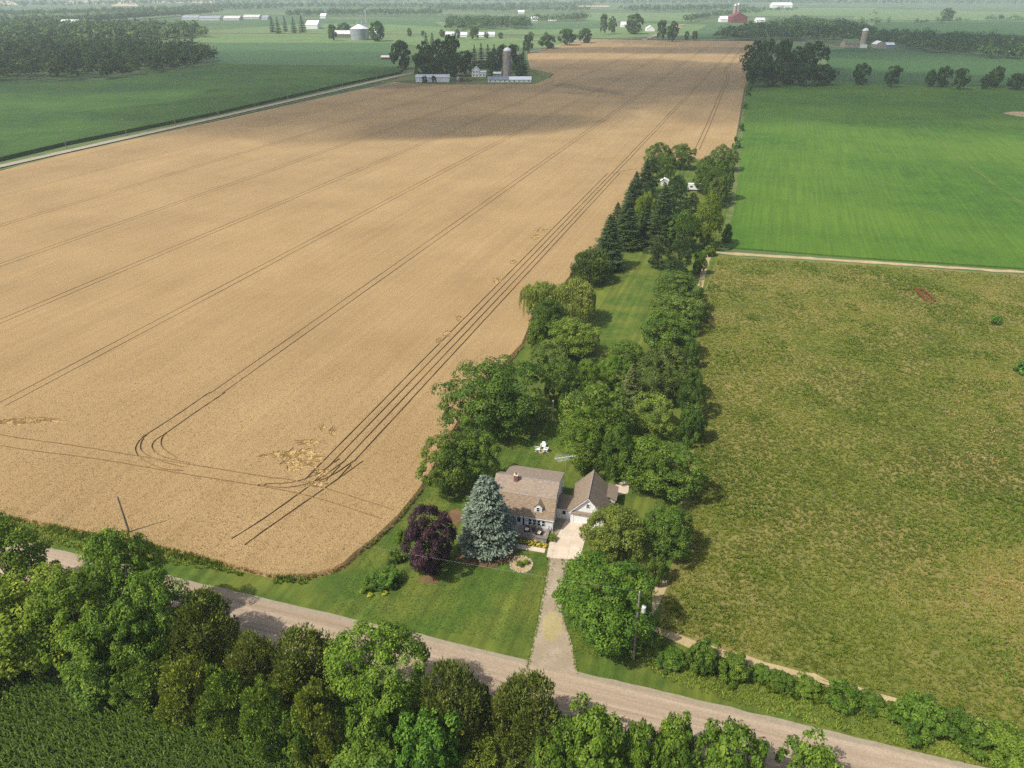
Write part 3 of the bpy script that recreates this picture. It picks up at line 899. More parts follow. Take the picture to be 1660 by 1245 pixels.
def clump_crown(seed, w, h, zb, peak, e, n_cl, cr, n_leaf, la, lb, flat=0.75, up=0.45, wob=0.16, inner=0.3, spray=0.0, tip=0.0, droop=0.0, gaps=0.0):
    g = np.random.default_rng(seed)
    ts = []
    while len(ts) < n_cl:
        t = g.random()
        if g.random() < float(profile(np.array(t), peak, e)) + 0.12: ts.append(t)
    t = np.array(ts); az = np.arange(n_cl) * 2.399963 + g.normal(0, 0.35, n_cl)
    r = profile(t, peak, e)
    lob = 1 + wob * (np.sin(az * 2 + seed) * .6 + np.sin(az * 3 + seed * 1.7 + t * 5) * .7 + np.sin(az * 5 - t * 9 + seed) * .45) + g.normal(0, 0.07, n_cl)
    inn = g.random(n_cl) < inner
    rad = np.where(inn, g.uniform(0.25, 0.7, n_cl), 1.0) * r * lob * (w / 2 - cr * 0.55)
    z = zb + cr * flat * .5 + t * (h - zb - cr * flat) + np.where(inn, g.normal(0, .4, n_cl), g.normal(0, 0.15, n_cl))
    C = np.column_stack((rad * np.cos(az), rad * np.sin(az), z))
    Dv = norm(np.column_stack((np.cos(az) * r, np.sin(az) * r, (t - 0.42) * 1.7)))
    if gaps:
        kp = g.random(n_cl) > gaps; C, Dv = C[kp], Dv[kp]
    k = len(C)
    crs = cr * g.uniform(0.6, 1.3, k)
    ctone = g.uniform(0.0, 0.5, k)
    idx = np.repeat(np.arange(k), n_leaf)
    u = rnd_unit(len(idx) * 2, g)
    pref = norm(Dv * 0.75 + np.array((0, 0, up)))
    ii = np.concatenate((idx, idx))
    ok = (u * pref[ii]).sum(1) > -0.12
    u, ii = u[ok], ii[ok]
    cnt = min(len(ii), k * n_leaf); sel = g.permutation(len(ii))[:cnt]; u, ii = u[sel], ii[sel]
    rr = g.uniform(0.5, 1.05, len(ii)) ** 0.6
    bumpy = 1 + 0.22 * np.sin(u[:, 0] * 6 + ii) * np.sin(u[:, 1] * 5 + ii * 1.3) + tip * np.clip(u[:, 2], 0, 1)
    pos = C[ii] + u * (crs[ii] * rr * bumpy)[:, None] * np.array((1, 1, flat))
    if droop: pos[:, 2] -= droop * np.linalg.norm((pos - C[ii])[:, :2], axis=1)
    N = norm(u * 0.8 + 0.55 * rnd_unit(len(ii), g) + np.array((0, 0, up * .8)))
    T = None
    if spray:
        T = norm(u + np.array((0, 0, spray)) + 0.4 * rnd_unit(len(ii), g))
        N = np.cross(T, rnd_unit(len(ii), g)); N = norm(N); N *= np.sign((N * (u + np.array((0, 0, .5)))).sum(1))[:, None]; N = norm(N + 0.5 * u + np.array((0, 0, .35)))
    sc = g.uniform(0.7, 1.3, len(ii))
    V, Q = leaf_quads(pos, N, la * sc, lb * sc, g, T)
    tone = np.clip(ctone[ii] + g.normal(0.22, 0.17, len(ii)), 0, 1)
    return V, [Q], np.repeat(tone, 4), C


def conifer_crown(seed, w, h, zb, n_whorl, per, n_spray, la, lb, droop=0.25, power=0.85, wob=0.15, tuft=0.0):
    g = np.random.default_rng(seed)
    pos, T, N, tone = [], [], [], []
    C = []
    for k in range(n_whorl):
        t = (k + g.uniform(-.3, .3)) / n_whorl
        t = min(max(t, 0), 0.985)
        R = w / 2 * (1 - t) ** power * (1 if t > 0.08 else 0.82)
        z0 = zb + t * (h - zb)
        m = max(4, int(per * (0.45 + 0.55 * (1 - t))))
        a0 = g.uniform(0, 6.28)
        for j in range(m):
            az = a0 + 2 * math.pi * j / m + g.normal(0, 0.16)
            L = R * (1 + g.normal(0, wob))
            n = max(4, int(n_spray * (0.3 + 0.7 * L / (w / 2))))
            s = g.uniform(0.12, 1, n) ** (0.6 if not tuft else 0.35)
            lat = g.normal(0, 1, n) * (0.10 + 0.16 * s) * (L * 0.55 + 0.15)
            dv = np.array((math.cos(az), math.sin(az), 0)); sv = np.array((-math.sin(az), math.cos(az), 0))
            zz = z0 + 0.10 * L * s - droop * L * s ** 1.5 + 0.10 * L * np.clip(s - .8, 0, 1) * 5 * .3 + g.normal(0, 0.05 + tuft, n)
            p = dv * (s * L)[:, None] + sv * lat[:, None]; p[:, 2] = zz
            pos.append(p)
            T.append(norm(dv + sv * (np.sign(lat) * 0.55)[:, None] + np.array((0, 0, -0.15)) + 0.25 * rnd_unit(n, g)))
            N.append(norm(np.array((0, 0, 1.0)) + dv * 0.35 + 0.45 * rnd_unit(n, g)))
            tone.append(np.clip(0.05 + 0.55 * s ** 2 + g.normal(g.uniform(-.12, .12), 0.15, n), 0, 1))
            C.append((*(dv[:2] * L * .8), z0))
    n = 26
    p = np.column_stack((g.normal(0, 0.06, n), g.normal(0, 0.06, n), h - g.random(n) * (h - zb) * 0.09))
    pos.append(p); T.append(norm(np.column_stack((g.normal(0, .5, n), g.normal(0, .5, n), np.ones(n))))); N.append(rnd_unit(n, g)); tone.append(np.full(n, .5))
    pos, T, N, tone = map(np.concatenate, (pos, T, N, tone))
    sc = g.uniform(0.7, 1.3, len(pos))
    V, Q = leaf_quads(pos, N, la * sc, lb * sc, g, T, fold=0.2)
    return V, [Q], np.repeat(tone, 4), np.array(C)


def willow_crown(seed, w, h, zb):
    g = np.random.default_rng(seed)
    pos, T, tone = [], [], []
    C = []
    n_cl = 85
    for i in range(n_cl):
        t = g.random() ** 0.8; az = i * 2.4 + g.normal(0, .3)
        r = math.sqrt(max(0, 1 - t ** 2.2)) * (w / 2 - .6) * (1 + 0.16 * math.sin(3 * az + seed)) * (1 if g.random() > .25 else g.uniform(.3, .8))
        c = np.array((r * math.cos(az), r * math.sin(az), h * 0.50 + t * h * 0.46)); C.append(c)
        cr = g.uniform(0.8, 1.4)
        bt = g.uniform(0, .35)
        for _ in range(16):
            u = rnd_unit(1, g)[0]; u[2] = abs(u[2])
            st = c + u * cr * np.array((1, 1, .6))
            Ln = min(st[2] - zb * g.uniform(.5, 1.5), g.uniform(1.2, 3.4))
            n = 11
            s = np.linspace(0, 1, n)
            out = np.array((math.cos(az), math.sin(az), 0)) * 0.5
            p = st + np.outer(np.sin(s * 1.4) * .5, out + g.normal(0, .15, 3)) + np.outer(-s ** 1.2 * Ln, (0, 0, 1)) + g.normal(0, .05, (n, 3))
            pos.append(p); T.append(norm(np.column_stack((g.normal(0, .25, n), g.normal(0, .25, n), -np.ones(n) * (0.25 + s)))))
            tone.append(np.clip(bt + 0.45 * (1 - s) + g.normal(0.05, .12, n), 0, 1))
    pos, T, tone = map(np.concatenate, (pos, T, tone))
    N = norm(np.cross(T, rnd_unit(len(T), g)))
    V, Q = leaf_quads(pos, N, 0.27, 0.075, g, T, fold=0.1)
    return V, [Q], np.repeat(tone, 4), np.array(C)


def trunk_mesh(name, C, h, zb, r, seed, mat, limbs=8, top=0.7, lean=0.0):
    g = np.random.default_rng(seed)
    m = MB()
    zt = zb + (h - zb) * top
    pts = [(g.normal(0, .03) * k + lean * k * .2, g.normal(0, .03) * k, zt * k / 5) for k in range(6)]
    m.tube(pts, [r * (1.35 if k == 0 else 1 - 0.14 * k) for k in range(6)], 8)
    for i in g.permutation(len(C))[:limbs]:
        c = C[i]; z0 = max(zb * .8, c[2] * 0.45)
        z0 = min(z0, zt * .9)
        m.tube([(0, 0, z0), (c[0] * .5, c[1] * .5, z0 + (c[2] - z0) * .6), tuple(c * .92)], [r * .5, r * .32, r * .10], 5)
    me = bpy.data.meshes.new(name); me.from_pydata(m.v, [], m.f); me.materials.append(mat)
    me.polygons.foreach_set('use_smooth', np.ones(len(me.polygons), bool))
    return me


TPL = {}


def template(kind, gen, w, h, zb, mat, tr=0.22, limbs=8, seed=0, top=.7):
    V, Fs, tn, C = gen
    crown = mesh_np(kind + '_crown', V, Fs, mat, tn)
    tk = trunk_mesh(kind + '_trunk', C, h, zb, tr, seed, M['bark'], limbs, top)
    # size as built, without the few farthest leaves
    rx = np.percentile(np.linalg.norm(V[:, :2], axis=1), 99.2) * 1.86
    zl, zh = np.percentile(V[:, 2], 1), np.percentile(V[:, 2], 99.5)
    TPL.setdefault(kind, []).append((crown, tk, rx, zl, zh))


for s in (1, 2, 3):
    template('maple', clump_crown(s, 10, 11, 1.4, .42, 2.2, 150, 1.1, 112, .165, .105, wob=.17), 10, 11, 1.4, M['leaf'], seed=s)
    template('bright', clump_crown(20 + s, 10, 11, 1.2, .40, 2.3, 180, .98, 150, .125, .085, wob=.17, up=.5, inner=.3), 10, 11, 1.2, M['leaf_bright'], seed=s)
    template('olive', clump_crown(30 + s, 10, 9.5, 1.0, .42, 2.2, 150, 1.0, 115, .155, .10, wob=.18), 10, 9.5, 1.0, M['leaf_olive'], seed=s)
for s in (1, 2):
    template('ash', clump_crown(40 + s, 10, 13, 1.6, .45, 1.9, 140, 1.15, 125, .165, .105, flat=.65, wob=.24, gaps=.04), 10, 13, 1.6, M['leaf'], seed=s, limbs=12, top=.9)
    template('broad', clump_crown(50 + s, 12, 12, 1.6, .38, 1.8, 180, 1.15, 120, .17, .11, flat=.6, wob=.24, up=.7, gaps=.03), 12, 12, 1.6, M['leaf_bright'], seed=s, limbs=14, top=.95)
    template('bush', clump_crown(60 + s, 4, 3.2, 0.1, .35, 2.4, 80, .52, 120, .10, .065, wob=.24), 4, 3.2, .1, M['leaf'], tr=.07, seed=s)
    template('bright_bush', clump_crown(70 + s, 4, 3.2, 0.1, .35, 2.4, 80, .52, 120, .105, .065, wob=.26), 4, 3.2, .1, M['leaf_bright'], tr=.07, seed=s)
    template('olive_bush', clump_crown(80 + s, 4, 4.4, 0.1, .35, 2.4, 95, .52, 110, .105, .06, wob=.2, spray=.3), 4, 4.4, .1, M['leaf_olive'], tr=.07, seed=s)
    template('cedar', clump_crown(90 + s, 6, 7, .2, .30, 1.75, 150, .68, 100, .17, .06, wob=.14, spray=.9, tip=.5, flat=1.0), 6, 7, .2, M['cedar'], tr=.16, seed=s, top=.85)
    template('spruce', conifer_crown(s, 6, 12, .5, 28, 14, 48, .22, .075, droop=.28, power=.72), 6, 12, .5, M['spruce'], tr=.2, seed=s, limbs=0, top=.97)
    template('pine', clump_crown(100 + s, 7, 10, 1.2, .35, 1.7, 95, .9, 90, .20, .06, flat=.5, wob=.22, spray=.5, gaps=.05), 7, 10, 1.2, M['spruce'], tr=.2, seed=s, limbs=12, top=.93)
template('locust', clump_crown(7, 14, 10, 1.3, .45, 2.3, 190, 1.4, 130, .17, .10, flat=.42, wob=.2, up=.7, droop=.18), 14, 10, 1.3, M['leaf'], tr=.3, seed=3, limbs=16, top=.85)
template('purple', clump_crown(8, 9, 10.5, .6, .45, 2.1, 140, .95, 130, .16, .11, wob=.15), 9, 10.5, .6, M['purple'], tr=.2, seed=4)
template('blue_spruce', conifer_crown(9, 8, 12, .2, 24, 15, 66, .21, .10, droop=.20, power=.52, wob=.13, tuft=.10), 8, 12, .2, M['blue_spruce'], tr=.24, seed=5, limbs=0, top=.97)
template('willow', willow_crown(3, 11, 9, .5), 11, 9, .5, M['willow'], tr=.35, seed=6, limbs=12)
template('willow', willow_crown(5, 11, 9, .5), 11, 9, .5, M['willow'], tr=.35, seed=7, limbs=12)
for s in (1, 2, 3):
    template('far', clump_crown(110 + s, 10, 11, .8, .42, 2.0, 64, 1.5, 30, .50, .34, wob=.22), 10, 11, .8, M['far_leaf'], tr=.3, seed=s, limbs=4)
    template('far_bush', clump_crown(120 + s, 6, 5, .1, .4, 2.2, 24, 1.3, 20, .5, .34, wob=.25), 6, 5, .1, M['far_leaf'], tr=.15, seed=s, limbs=3)
template('far_spruce', conifer_crown(21, 6, 13, .3, 18, 11, 22, .55, .24, droop=.25, power=.75), 6, 13, .3, M['spruce'], tr=.3, seed=2, limbs=0, top=.95)

NAMES = dict(maple='maple_tree', bright='broadleaf_tree', olive='broadleaf_tree', ash='ash_tree', broad='broadleaf_tree', bush='shrub', bright_bush='shrub', olive_bush='shrub',
             cedar='cedar_tree', spruce='spruce_tree', pine='pine_tree', locust='locust_tree', purple='purple_maple_tree', blue_spruce='blue_spruce_tree', willow='willow_tree', far='broadleaf_tree', far_bush='shrub', far_spruce='spruce_tree')
tree_n = {}


def tree(kind, box, label, group=None, tint=(1, 1, 1), asp=None, parts=True, var=None):
    """stand a tree so that its crown fills the photo box x0,y0,x1,y1"""
    x0, y0, x1, y1 = box
    i = tree_n.get(kind, 0); tree_n[kind] = i + 1
    L = TPL[kind]
    crown, tk, rx, zl, zh = L[(var if var is not None else i) % len(L)]
    cx, cy_ = (x0 + x1) / 2, (y0 + y1) / 2
    sz = 1.0; sx = 1.0
    hc = (zh - zl)
    zc = 4.0
    for _ in range(12):
        p = G(cx, cy_, zc)
        d = math.sqrt(p[0] ** 2 + p[1] ** 2 + (H - zc) ** 2)
        fwd = p[1] * math.cos(PIT) + (H - zc) * math.sin(PIT)
        w = (x1 - x0) * fwd / F
        ph = math.asin((H - zc) / d)
        hp = (y1 - y0) * fwd / F
        q = hp ** 2 - (w * 0.92 * math.sin(ph)) ** 2
        hv = math.sqrt(max(q, 0)) / math.cos(ph)
        lo, hi = (0.55, 1.9) if 'spruce' not in kind else (0.9, 2.4)
        if asp: hv = asp * w
        hv = min(max(hv, lo * w), hi * w)
        sx, sz = w / rx, hv / hc
        zc = (zl + zh) / 2 * sz
    g = np.random.default_rng(int(x0 * 7 + y0 * 13) % 99991)
    nm = NAMES[kind]
    cat = 'bush' if nm == 'shrub' else 'tree'
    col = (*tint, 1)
    if parts:
        o = thing(nm, label, cat, (p[0], p[1], 0), g.uniform(0, 6.28), group)
        o.scale = (sx, sx, sz)
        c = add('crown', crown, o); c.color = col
        t = add('trunk', tk, o)
    else:
        o = add(nm, crown, None, (p[0], p[1], 0), label=label, category=cat, group=group)
        o.rotation_euler = (0, 0, g.uniform(0, 6.28)); o.scale = (sx, sx, sz); o.color = col
    return o


GR = 'trees and bushes along the near side of the gravel road'
GP_ = 'trees in the long garden'
GE = 'trees and bushes of the hedge line beside the meadow'
GH = 'shrubs of the hedgerow between road and meadow'
# --- near roadside, left to right
tree('broad', (-70, 838, 80, 990), 'broad leafy tree cut by the left picture edge beside the road', GR, (1.1, 1.05, .9))
tree('broad', (-90, 920, 130, 1090), 'sunlit yellow-green spreading tree above the corn corner', GR, (1.25, 1.1, .9))
tree('broad', (138, 838, 258, 1030), 'tall open-limbed roadside tree with a spire top in front of the leaning pole', GR, (.95, 1, .9), asp=1.5)
tree('broad', (50, 905, 192, 1100), 'spreading tree left of the spire-topped roadside tree', GR, (1.05, 1, .85), asp=1.2)
tree('broad', (190, 905, 312, 1085), 'rounded tree right of the spire-topped roadside tree', GR, (.88, .95, .9), asp=1.35)
tree('broad', (110, 960, 240, 1130), 'lower tree in front of the spire-topped roadside tree', GR, (.9, .95, .85), asp=1.1)
tree('cedar', (262, 958, 386, 1085), 'dark olive cedar casting its shadow on the gravel road', GR, (1.35, 1.35, 1.1))
tree('bush', (105, 1050, 215, 1145), 'round dark green bush above the corn at the left', GR, (1.1, 1.2, 1))
for b, lb in (((192, 1058, 284, 1158), 'column-shaped olive hedge bush nearest the round dark bush'), ((254, 1064, 345, 1168), 'column-shaped olive hedge bush below the shadow-casting cedar'),
              ((318, 1078, 408, 1195), 'column-shaped olive hedge bush with a brown gap at its foot'), ((384, 1100, 470, 1225), 'column-shaped hedge bush just left of the two dark cedars'),
              ((470, 1104, 566, 1238), 'column-shaped olive hedge bush beside the bright tall maple')):
    tree('olive_bush', b, lb, GR, (1.28 + .12 * (b[0] % 3 - 1), 1.36, .95))
tree('olive_bush', (232, 1040, 318, 1120), 'olive bush behind the column-shaped bushes under the shadow-casting cedar', GR, (1.2, 1.3, .9))
tree('olive_bush', (430, 1070, 510, 1160), 'olive bush in the dip between the wide cedar and the hedge', GR, (1.15, 1.25, .9))
tree('bush', (548, 1140, 640, 1235), 'leafy dark bush at the foot of the tall bright maple', GR, (1.2, 1.3, 1))
tree('bright_bush', (398, 1150, 470, 1225), 'bright green low bush at the tip of the corn field', GR, (.65, .85, .75))
tree('bush', (455, 1140, 520, 1240), 'dark green bush behind the bare soil patch', GR, (1.1, 1.2, 1))
tree('cedar', (364, 1024, 454, 1126), 'smaller rounded cedar left of the wide cedar by the road', GR, (1.45, 1.4, 1.2))
tree('cedar', (425, 1018, 548, 1130), 'wide rounded cedar touching the tall bright maple', GR, (1.35, 1.35, 1.1))
tree('bright', (527, 972, 696, 1205), 'tall bright green maple standing across the front lawn corner', GR, (.95, 1.0, .85), asp=1.12)
tree('cedar', (672, 1070, 795, 1205), 'dark cedar right of the bright maple beside the mailbox', GR, (1.2, 1.2, 1.1))
tree('cedar', (795, 1090, 910, 1215), 'dark cedar standing alone right of the mailbox', GR, (1.3, 1.3, 1.1))
tree('bright_bush', (640, 1150, 750, 1262), 'vivid green bush below the dark cedar by the mailbox', GR, (.62, .85, .75))
tree('olive_bush', (735, 1172, 815, 1262), 'yellow-green bush between the two dark cedars at the bottom', GR, (1.3, 1.35, .9), asp=.8)
tree('olive_bush', (806, 1175, 872, 1262), 'small olive bush below the lone dark cedar', GR, (1, 1.1, .9), asp=.8)
tree('bright_bush', (862, 1185, 935, 1268), 'green bush at the bottom edge right of the lone cedar', GR, (.85, .9, .85))
tree('bright_bush', (905, 1148, 1015, 1262), 'leafy round bush with pale sunlit top beside the road', GR, (.85, .9, .85))
tree('bright_bush', (1008, 1160, 1075, 1268), 'left one of the twin green bushes by the dark post', GR, (.85, .9, .85))
tree('bright_bush', (1060, 1160, 1128, 1262), 'leafy bush just left of the dark post at the road', GR, (.95, 1, .9))
tree('bright_bush', (1128, 1168, 1242, 1290), 'large leafy bush just right of the dark post', GR, (.85, .9, .85))
tree('bright_bush', (1262, 1203, 1366, 1310), 'dark-topped bush at the bottom edge farthest down the road', GR, (.9, .95, .9))
tree('bush', (520, 1190, 660, 1290), 'low dark bush at the bottom edge under the bright maple', GR, (1.1, 1.2, 1))
# --- front garden
tree('purple', (650, 806, 740, 942), 'dark purple-leaved tree on the front lawn', GP_, asp=1.3)
tree('blue_spruce', (741, 752, 838, 912), 'large blue-grey spruce beside the house', GP_, asp=1.42)
tree('bush', (585, 920, 622, 966), 'dark green rounded shrub with yellow flowers at its foot', 'shrubs on the front lawn', (1, 1.2, 1.1), asp=.7)
tree('bush', (608, 912, 652, 962), 'larger dark shrub beside the flower-edged shrub on the lawn', 'shrubs on the front lawn', (1, 1.25, 1), asp=.65)
tree('bush', (627, 882, 652, 922), 'thin dark shrub behind the two rounded shrubs', 'shrubs on the front lawn', (1, 1.05, 1), asp=1.0)
tree('bright_bush', (640, 858, 660, 882), 'small bright bush at the left foot of the purple tree', 'shrubs on the front lawn')
tree('bush', (650, 885, 676, 912), 'low bush half under the purple tree', 'shrubs on the front lawn', asp=.8)
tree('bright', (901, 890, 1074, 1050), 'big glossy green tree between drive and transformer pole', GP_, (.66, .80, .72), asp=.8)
tree('olive', (944, 802, 1050, 918), 'round olive tree beside the concrete drive', GP_, (1.05, 1.05, .9), asp=.8)
tree('maple', (1040, 800, 1132, 915), 'dark leafy tree at the meadow edge behind the olive tree', GE, (.9, 1, .9), asp=.9)
tree('bush', (1045, 900, 1085, 950), 'dark bush below the dark leafy tree at the meadow edge', GE)
tree('ash', (1040, 712, 1142, 815), 'sparse branching tree with bare gaps at the meadow edge', GE, (1.1, 1.15, 1), asp=.85, var=1)
tree('maple', (1002, 690, 1092, 800), 'green tree above the patch of concrete behind the garage', GP_, (1.15, 1.2, 1), asp=.9)
# --- back garden left side
tree('ash', (680, 690, 770, 808), 'tall ash-like tree leaning over the wheat nearest the purple tree', GP_, (1.15, 1.1, 1), asp=1.15)
tree('ash', (728, 666, 812, 812), 'tall leafy tree directly behind the blue spruce', GP_, (1.05, 1.1, 1), asp=1.15)
tree('locust', (714, 560, 890, 712), 'very wide dark spreading tree overhanging the wheat', GP_, (.8, .92, .85), asp=.56)
tree('maple', (878, 578, 940, 645), 'rounded green tree right of the wide spreading tree', GP_, (1, 1.05, 1))
tree('bush', (900, 640, 934, 682), 'small tree beside the thin white garden pole', GP_, (.9, 1.1, 1))
tree('olive', (858, 552, 928, 602), 'olive tree behind the wide spreading tree', GP_, (.8, .95, .85))
tree('bush', (850, 520, 890, 566), 'slim bush at the wheat edge below the dark round tree', GP_, (1.1, 1.1, 1))
tree('olive', (884, 514, 972, 578), 'yellow-green spreading tree leaning over the mown lawn', GP_, (1.05, 1.2, .8), asp=.62)
tree('maple', (858, 486, 916, 536), 'dark round tree in front of the willows', GP_, (.7, .8, .85))
tree('willow', (843, 445, 912, 516), 'willow with drooping branches on the wheat side', GP_, (.95, 1, .9), asp=.62)
tree('willow', (894, 440, 972, 520), 'willow with drooping branches on the lawn side', GP_, (1.1, 1.05, 1), asp=.66)
tree('cedar', (922, 402, 992, 458), 'dark rounded pine beyond the willows', GP_, (.95, 1.1, 1.2))
# spruce row
for k, b in enumerate(((956, 350, 1018, 436), (990, 318, 1044, 402), (980, 330, 1020, 386), (1000, 298, 1044, 366), (1010, 280, 1050, 336), (1024, 262, 1068, 326))):
    tree('spruce', b, ('largest spruce of the row, nearest the willows', 'second spruce of the row from the willows', 'slimmer spruce on the wheat side of the row', 'middle spruce of the row along the wheat',
                       'spruce near the far end of the row', 'last spruce of the row by the white shed')[k], 'row of spruces along the wheat', (.95 + .05 * (k % 2), 1, .95))
tree('cedar', (1010, 378, 1042, 402), 'small dark evergreen at the foot of the second spruce', GP_, (1, 1.1, 1.1))
# back grove
tree('bright', (1026, 314, 1066, 376), 'yellow-green tree between the spruce row and a tall dark spruce', GP_, (1.05, .95, .8))
tree('spruce', (1046, 302, 1102, 400), 'tall dark spruce in the middle of the grove', GP_, (.8, .85, .8))
tree('pine', (1074, 286, 1116, 352), 'blue-green pine in front of the white trailer', GP_, (.9, 1.15, 1.25))
tree('pine', (1108, 314, 1136, 352), 'grey-green pine right of the blue-green pine', GP_, (1, 1.05, 1.05))
tree('bright', (1124, 312, 1174, 394), 'tall yellow-green tree at the soybean edge', GP_, (1, .9, .8))
tree('maple', (1084, 342, 1136, 398), 'round dark green tree in the middle of the grove', GP_, (.85, 1, 1.05))
tree('pine', (1046, 383, 1092, 428), 'bushy pine at the far end of the mown lawn', GP_, (1.05, 1.05, 1))
tree('pine', (1078, 378, 1126, 442), 'wide bushy pine right of the mown lawn', GP_, (1, 1.05, 1))
tree('maple', (1062, 250, 1098, 288), 'tree behind the white shed', GP_, (.9, 1, .9))
tree('maple', (1044, 232, 1088, 268), 'left tree of the far hedge across the garden end', GP_, (1, 1.05, .9))
tree('maple', (1084, 234, 1128, 268), 'right tree of the far hedge across the garden end', GP_, (1.05, 1.1, .9))
tree('maple', (1124, 264, 1162, 306), 'dark tree behind the white trailer', GP_, (.85, .95, .85))
tree('olive', (1150, 236, 1198, 272), 'wide tree in the far corner by the soybeans', GP_, (.75, .9, .85))
tree('maple', (1155, 262, 1190, 316), 'dark tree at the far corner beside the trailer', GP_, (.8, .95, .9))
tree('bush', (1158, 284, 1180, 318), 'small open tree right of the trailer', GP_)
tree('bush', (1170, 362, 1188, 398), 'bush at the soybean edge under the tall yellow-green tree', GP_, (.8, 1, .9))
tree('bush', (1122, 408, 1146, 446), 'bush beside the sandy strip', GP_, (.9, 1.05, 1))
tree('bush', (1138, 398, 1160, 416), 'low bush at the meadow corner', GE, (1.2, 1.2, 1))
tree('pine', (1036, 296, 1066, 346), 'dark pine behind the yellow-green tree of the grove', GP_, (.9, 1, 1))
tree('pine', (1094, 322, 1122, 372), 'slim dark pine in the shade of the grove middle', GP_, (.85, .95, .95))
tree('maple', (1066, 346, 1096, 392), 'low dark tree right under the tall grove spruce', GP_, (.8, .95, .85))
tree('maple', (1140, 272, 1176, 318), 'dark broad tree right of the trailer end', GP_, (.8, .92, .85))
tree('maple', (1128, 254, 1160, 290), 'dark tree behind the trailer, first from the sandy gap', GP_, (.8, .92, .85))
tree('pine', (1040, 258, 1074, 304), 'dark pine left of the white shed', GP_, (.85, .95, .95))
tree('bush', (1088, 286, 1112, 312), 'low bush between the white shed and the trailer', GP_, (.9, 1, .9))
tree('olive', (1148, 288, 1180, 330), 'dark leafy tree between the trailer and the yellow-green tree', GP_, (.75, .85, .8))
tree('spruce', (1030, 322, 1064, 392), 'dark spruce under the yellow-green tree of the grove', GP_, (.9, .95, .9))
# right side of the garden, far to near
tree('maple', (1058, 440, 1142, 494), 'broad green tree opposite the willows', GE, (.95, 1, .95), asp=.6)
tree('olive', (1056, 480, 1140, 530), 'olive-green broad tree below the broad green tree', GE, (.9, 1.05, .85), asp=.6)
tree('bush', (1118, 486, 1152, 520), 'bush poking out into the meadow past the olive tree', GE)
tree('maple', (1036, 508, 1128, 564), 'dark green tree narrowing the mown lawn', GE, (.95, 1.05, .95), asp=.65)
tree('maple', (984, 550, 1044, 592), 'small round tree at the near end of the mown lawn', GP_, (1.1, 1.15, 1))
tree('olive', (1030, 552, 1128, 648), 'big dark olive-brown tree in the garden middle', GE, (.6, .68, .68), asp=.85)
tree('bright', (968, 576, 1020, 628), 'bright green tree left of the brownish spruce', GP_, (.85, .95, .9))
tree('bright', (930, 582, 974, 640), 'bright green young tree in the garden middle', GP_, (.95, .95, .9))
tree('spruce', (1002, 590, 1044, 656), 'brownish half-bare spruce among the broadleaf trees', GP_, (2.0, 1.55, 1.5))
tree('maple', (912, 620, 1024, 712), 'wide green tree behind the big backyard maple', GP_, (1.1, 1.1, 1), asp=.8)
tree('bright', (900, 648, 1002, 768), 'big sunlit maple behind the garage', GP_, (.85, .85, .85), asp=1.0)
tree('maple', (975, 690, 1030, 770), 'dark tree squeezed between the big maple and the garage', GP_, (.8, .95, .9))
tree('olive', (1020, 630, 1098, 708), 'round pale olive tree right of the brownish spruce', GP_, (1.1, 1.25, 1), asp=.75)
tree('maple', (1096, 600, 1146, 668), 'dark tree leaning out over the meadow', GE, (.7, .8, .8))
tree('bush', (1094, 658, 1146, 722), 'dark round bush standing out in the meadow edge', GE, (.75, .9, .9))
tree('bush', (1105, 555, 1135, 600), 'dark bush at the meadow edge beside the big dark tree', GE, (.75, .9, .9))
# --- hedgerow right of the drive
hb = [((1112, 1032, 1168, 1098), 'tall dark green shrub at the drive end of the hedgerow'), ((1162, 1054, 1218, 1110), 'second shrub of the hedgerow, rounded and dark'), ((1214, 1072, 1250, 1108), 'low shrub after the two tall hedgerow shrubs'),
      ((1246, 1086, 1288, 1120), 'low dark shrub before a gap showing sandy soil'), ((1284, 1096, 1330, 1128), 'low spreading shrub beside the sandy track'), ((1340, 1106, 1396, 1152), 'upright leafy shrub midway along the hedgerow'),
      ((1388, 1118, 1432, 1156), 'small leafy shrub left of the wide green thicket'), ((1420, 1136, 1462, 1170), 'thin low shrub at the start of the wide thicket'), ((1446, 1126, 1532, 1200), 'wide bright green thicket in the hedgerow'),
      ((1524, 1144, 1592, 1214), 'bright green thicket next to the wide one'), ((1576, 1164, 1672, 1246), 'low bright thicket at the right picture edge'), ((1062, 1048, 1112, 1088), 'low tangled bush beside the transformer pole')]
for i_, (b, lb) in enumerate(hb): tree('bright_bush', b, lb, GH, ((.62, .7, .7), (.85, .85, .8), (.7, .8, .75))[i_ % 3], asp=(1.0, .85, .4, .3, .25, .8, .45, .3, .7, .75, .5, .3)[i_])
tree('bright_bush', (1640, 1190, 1740, 1290), 'thicket running out of the picture at the lower right', GH, asp=.7)
tree('far_bush', (1603, 514, 1626, 524), 'small green bush out in the meadow', None, (1.5, 1.7, 1.1), parts=False)
tree('far_bush', (1648, 588, 1684, 604), 'green bush at the right edge of the meadow', None, (1.3, 1.6, 1.0), parts=False)
# field-edge bushes between wheat and soybeans
for k, (b, lb) in enumerate((((1186, 222, 1202, 244), 'bush nearest the garden on the wheat and soybean edge'), ((1196, 200, 1208, 212), 'small bush on the field edge above the nearest one'), ((1203, 166, 1213, 176), 'small bush halfway up the field edge'),
                            ((1208, 146, 1218, 158), 'bush below the dark wood on the field edge'), ((1210, 136, 1222, 147), 'bush touching the dark wood on the field edge'))):
    tree('far_bush', b, lb, 'bushes along the wheat and soybean edge', (1.2, 1.4, 1), parts=False)
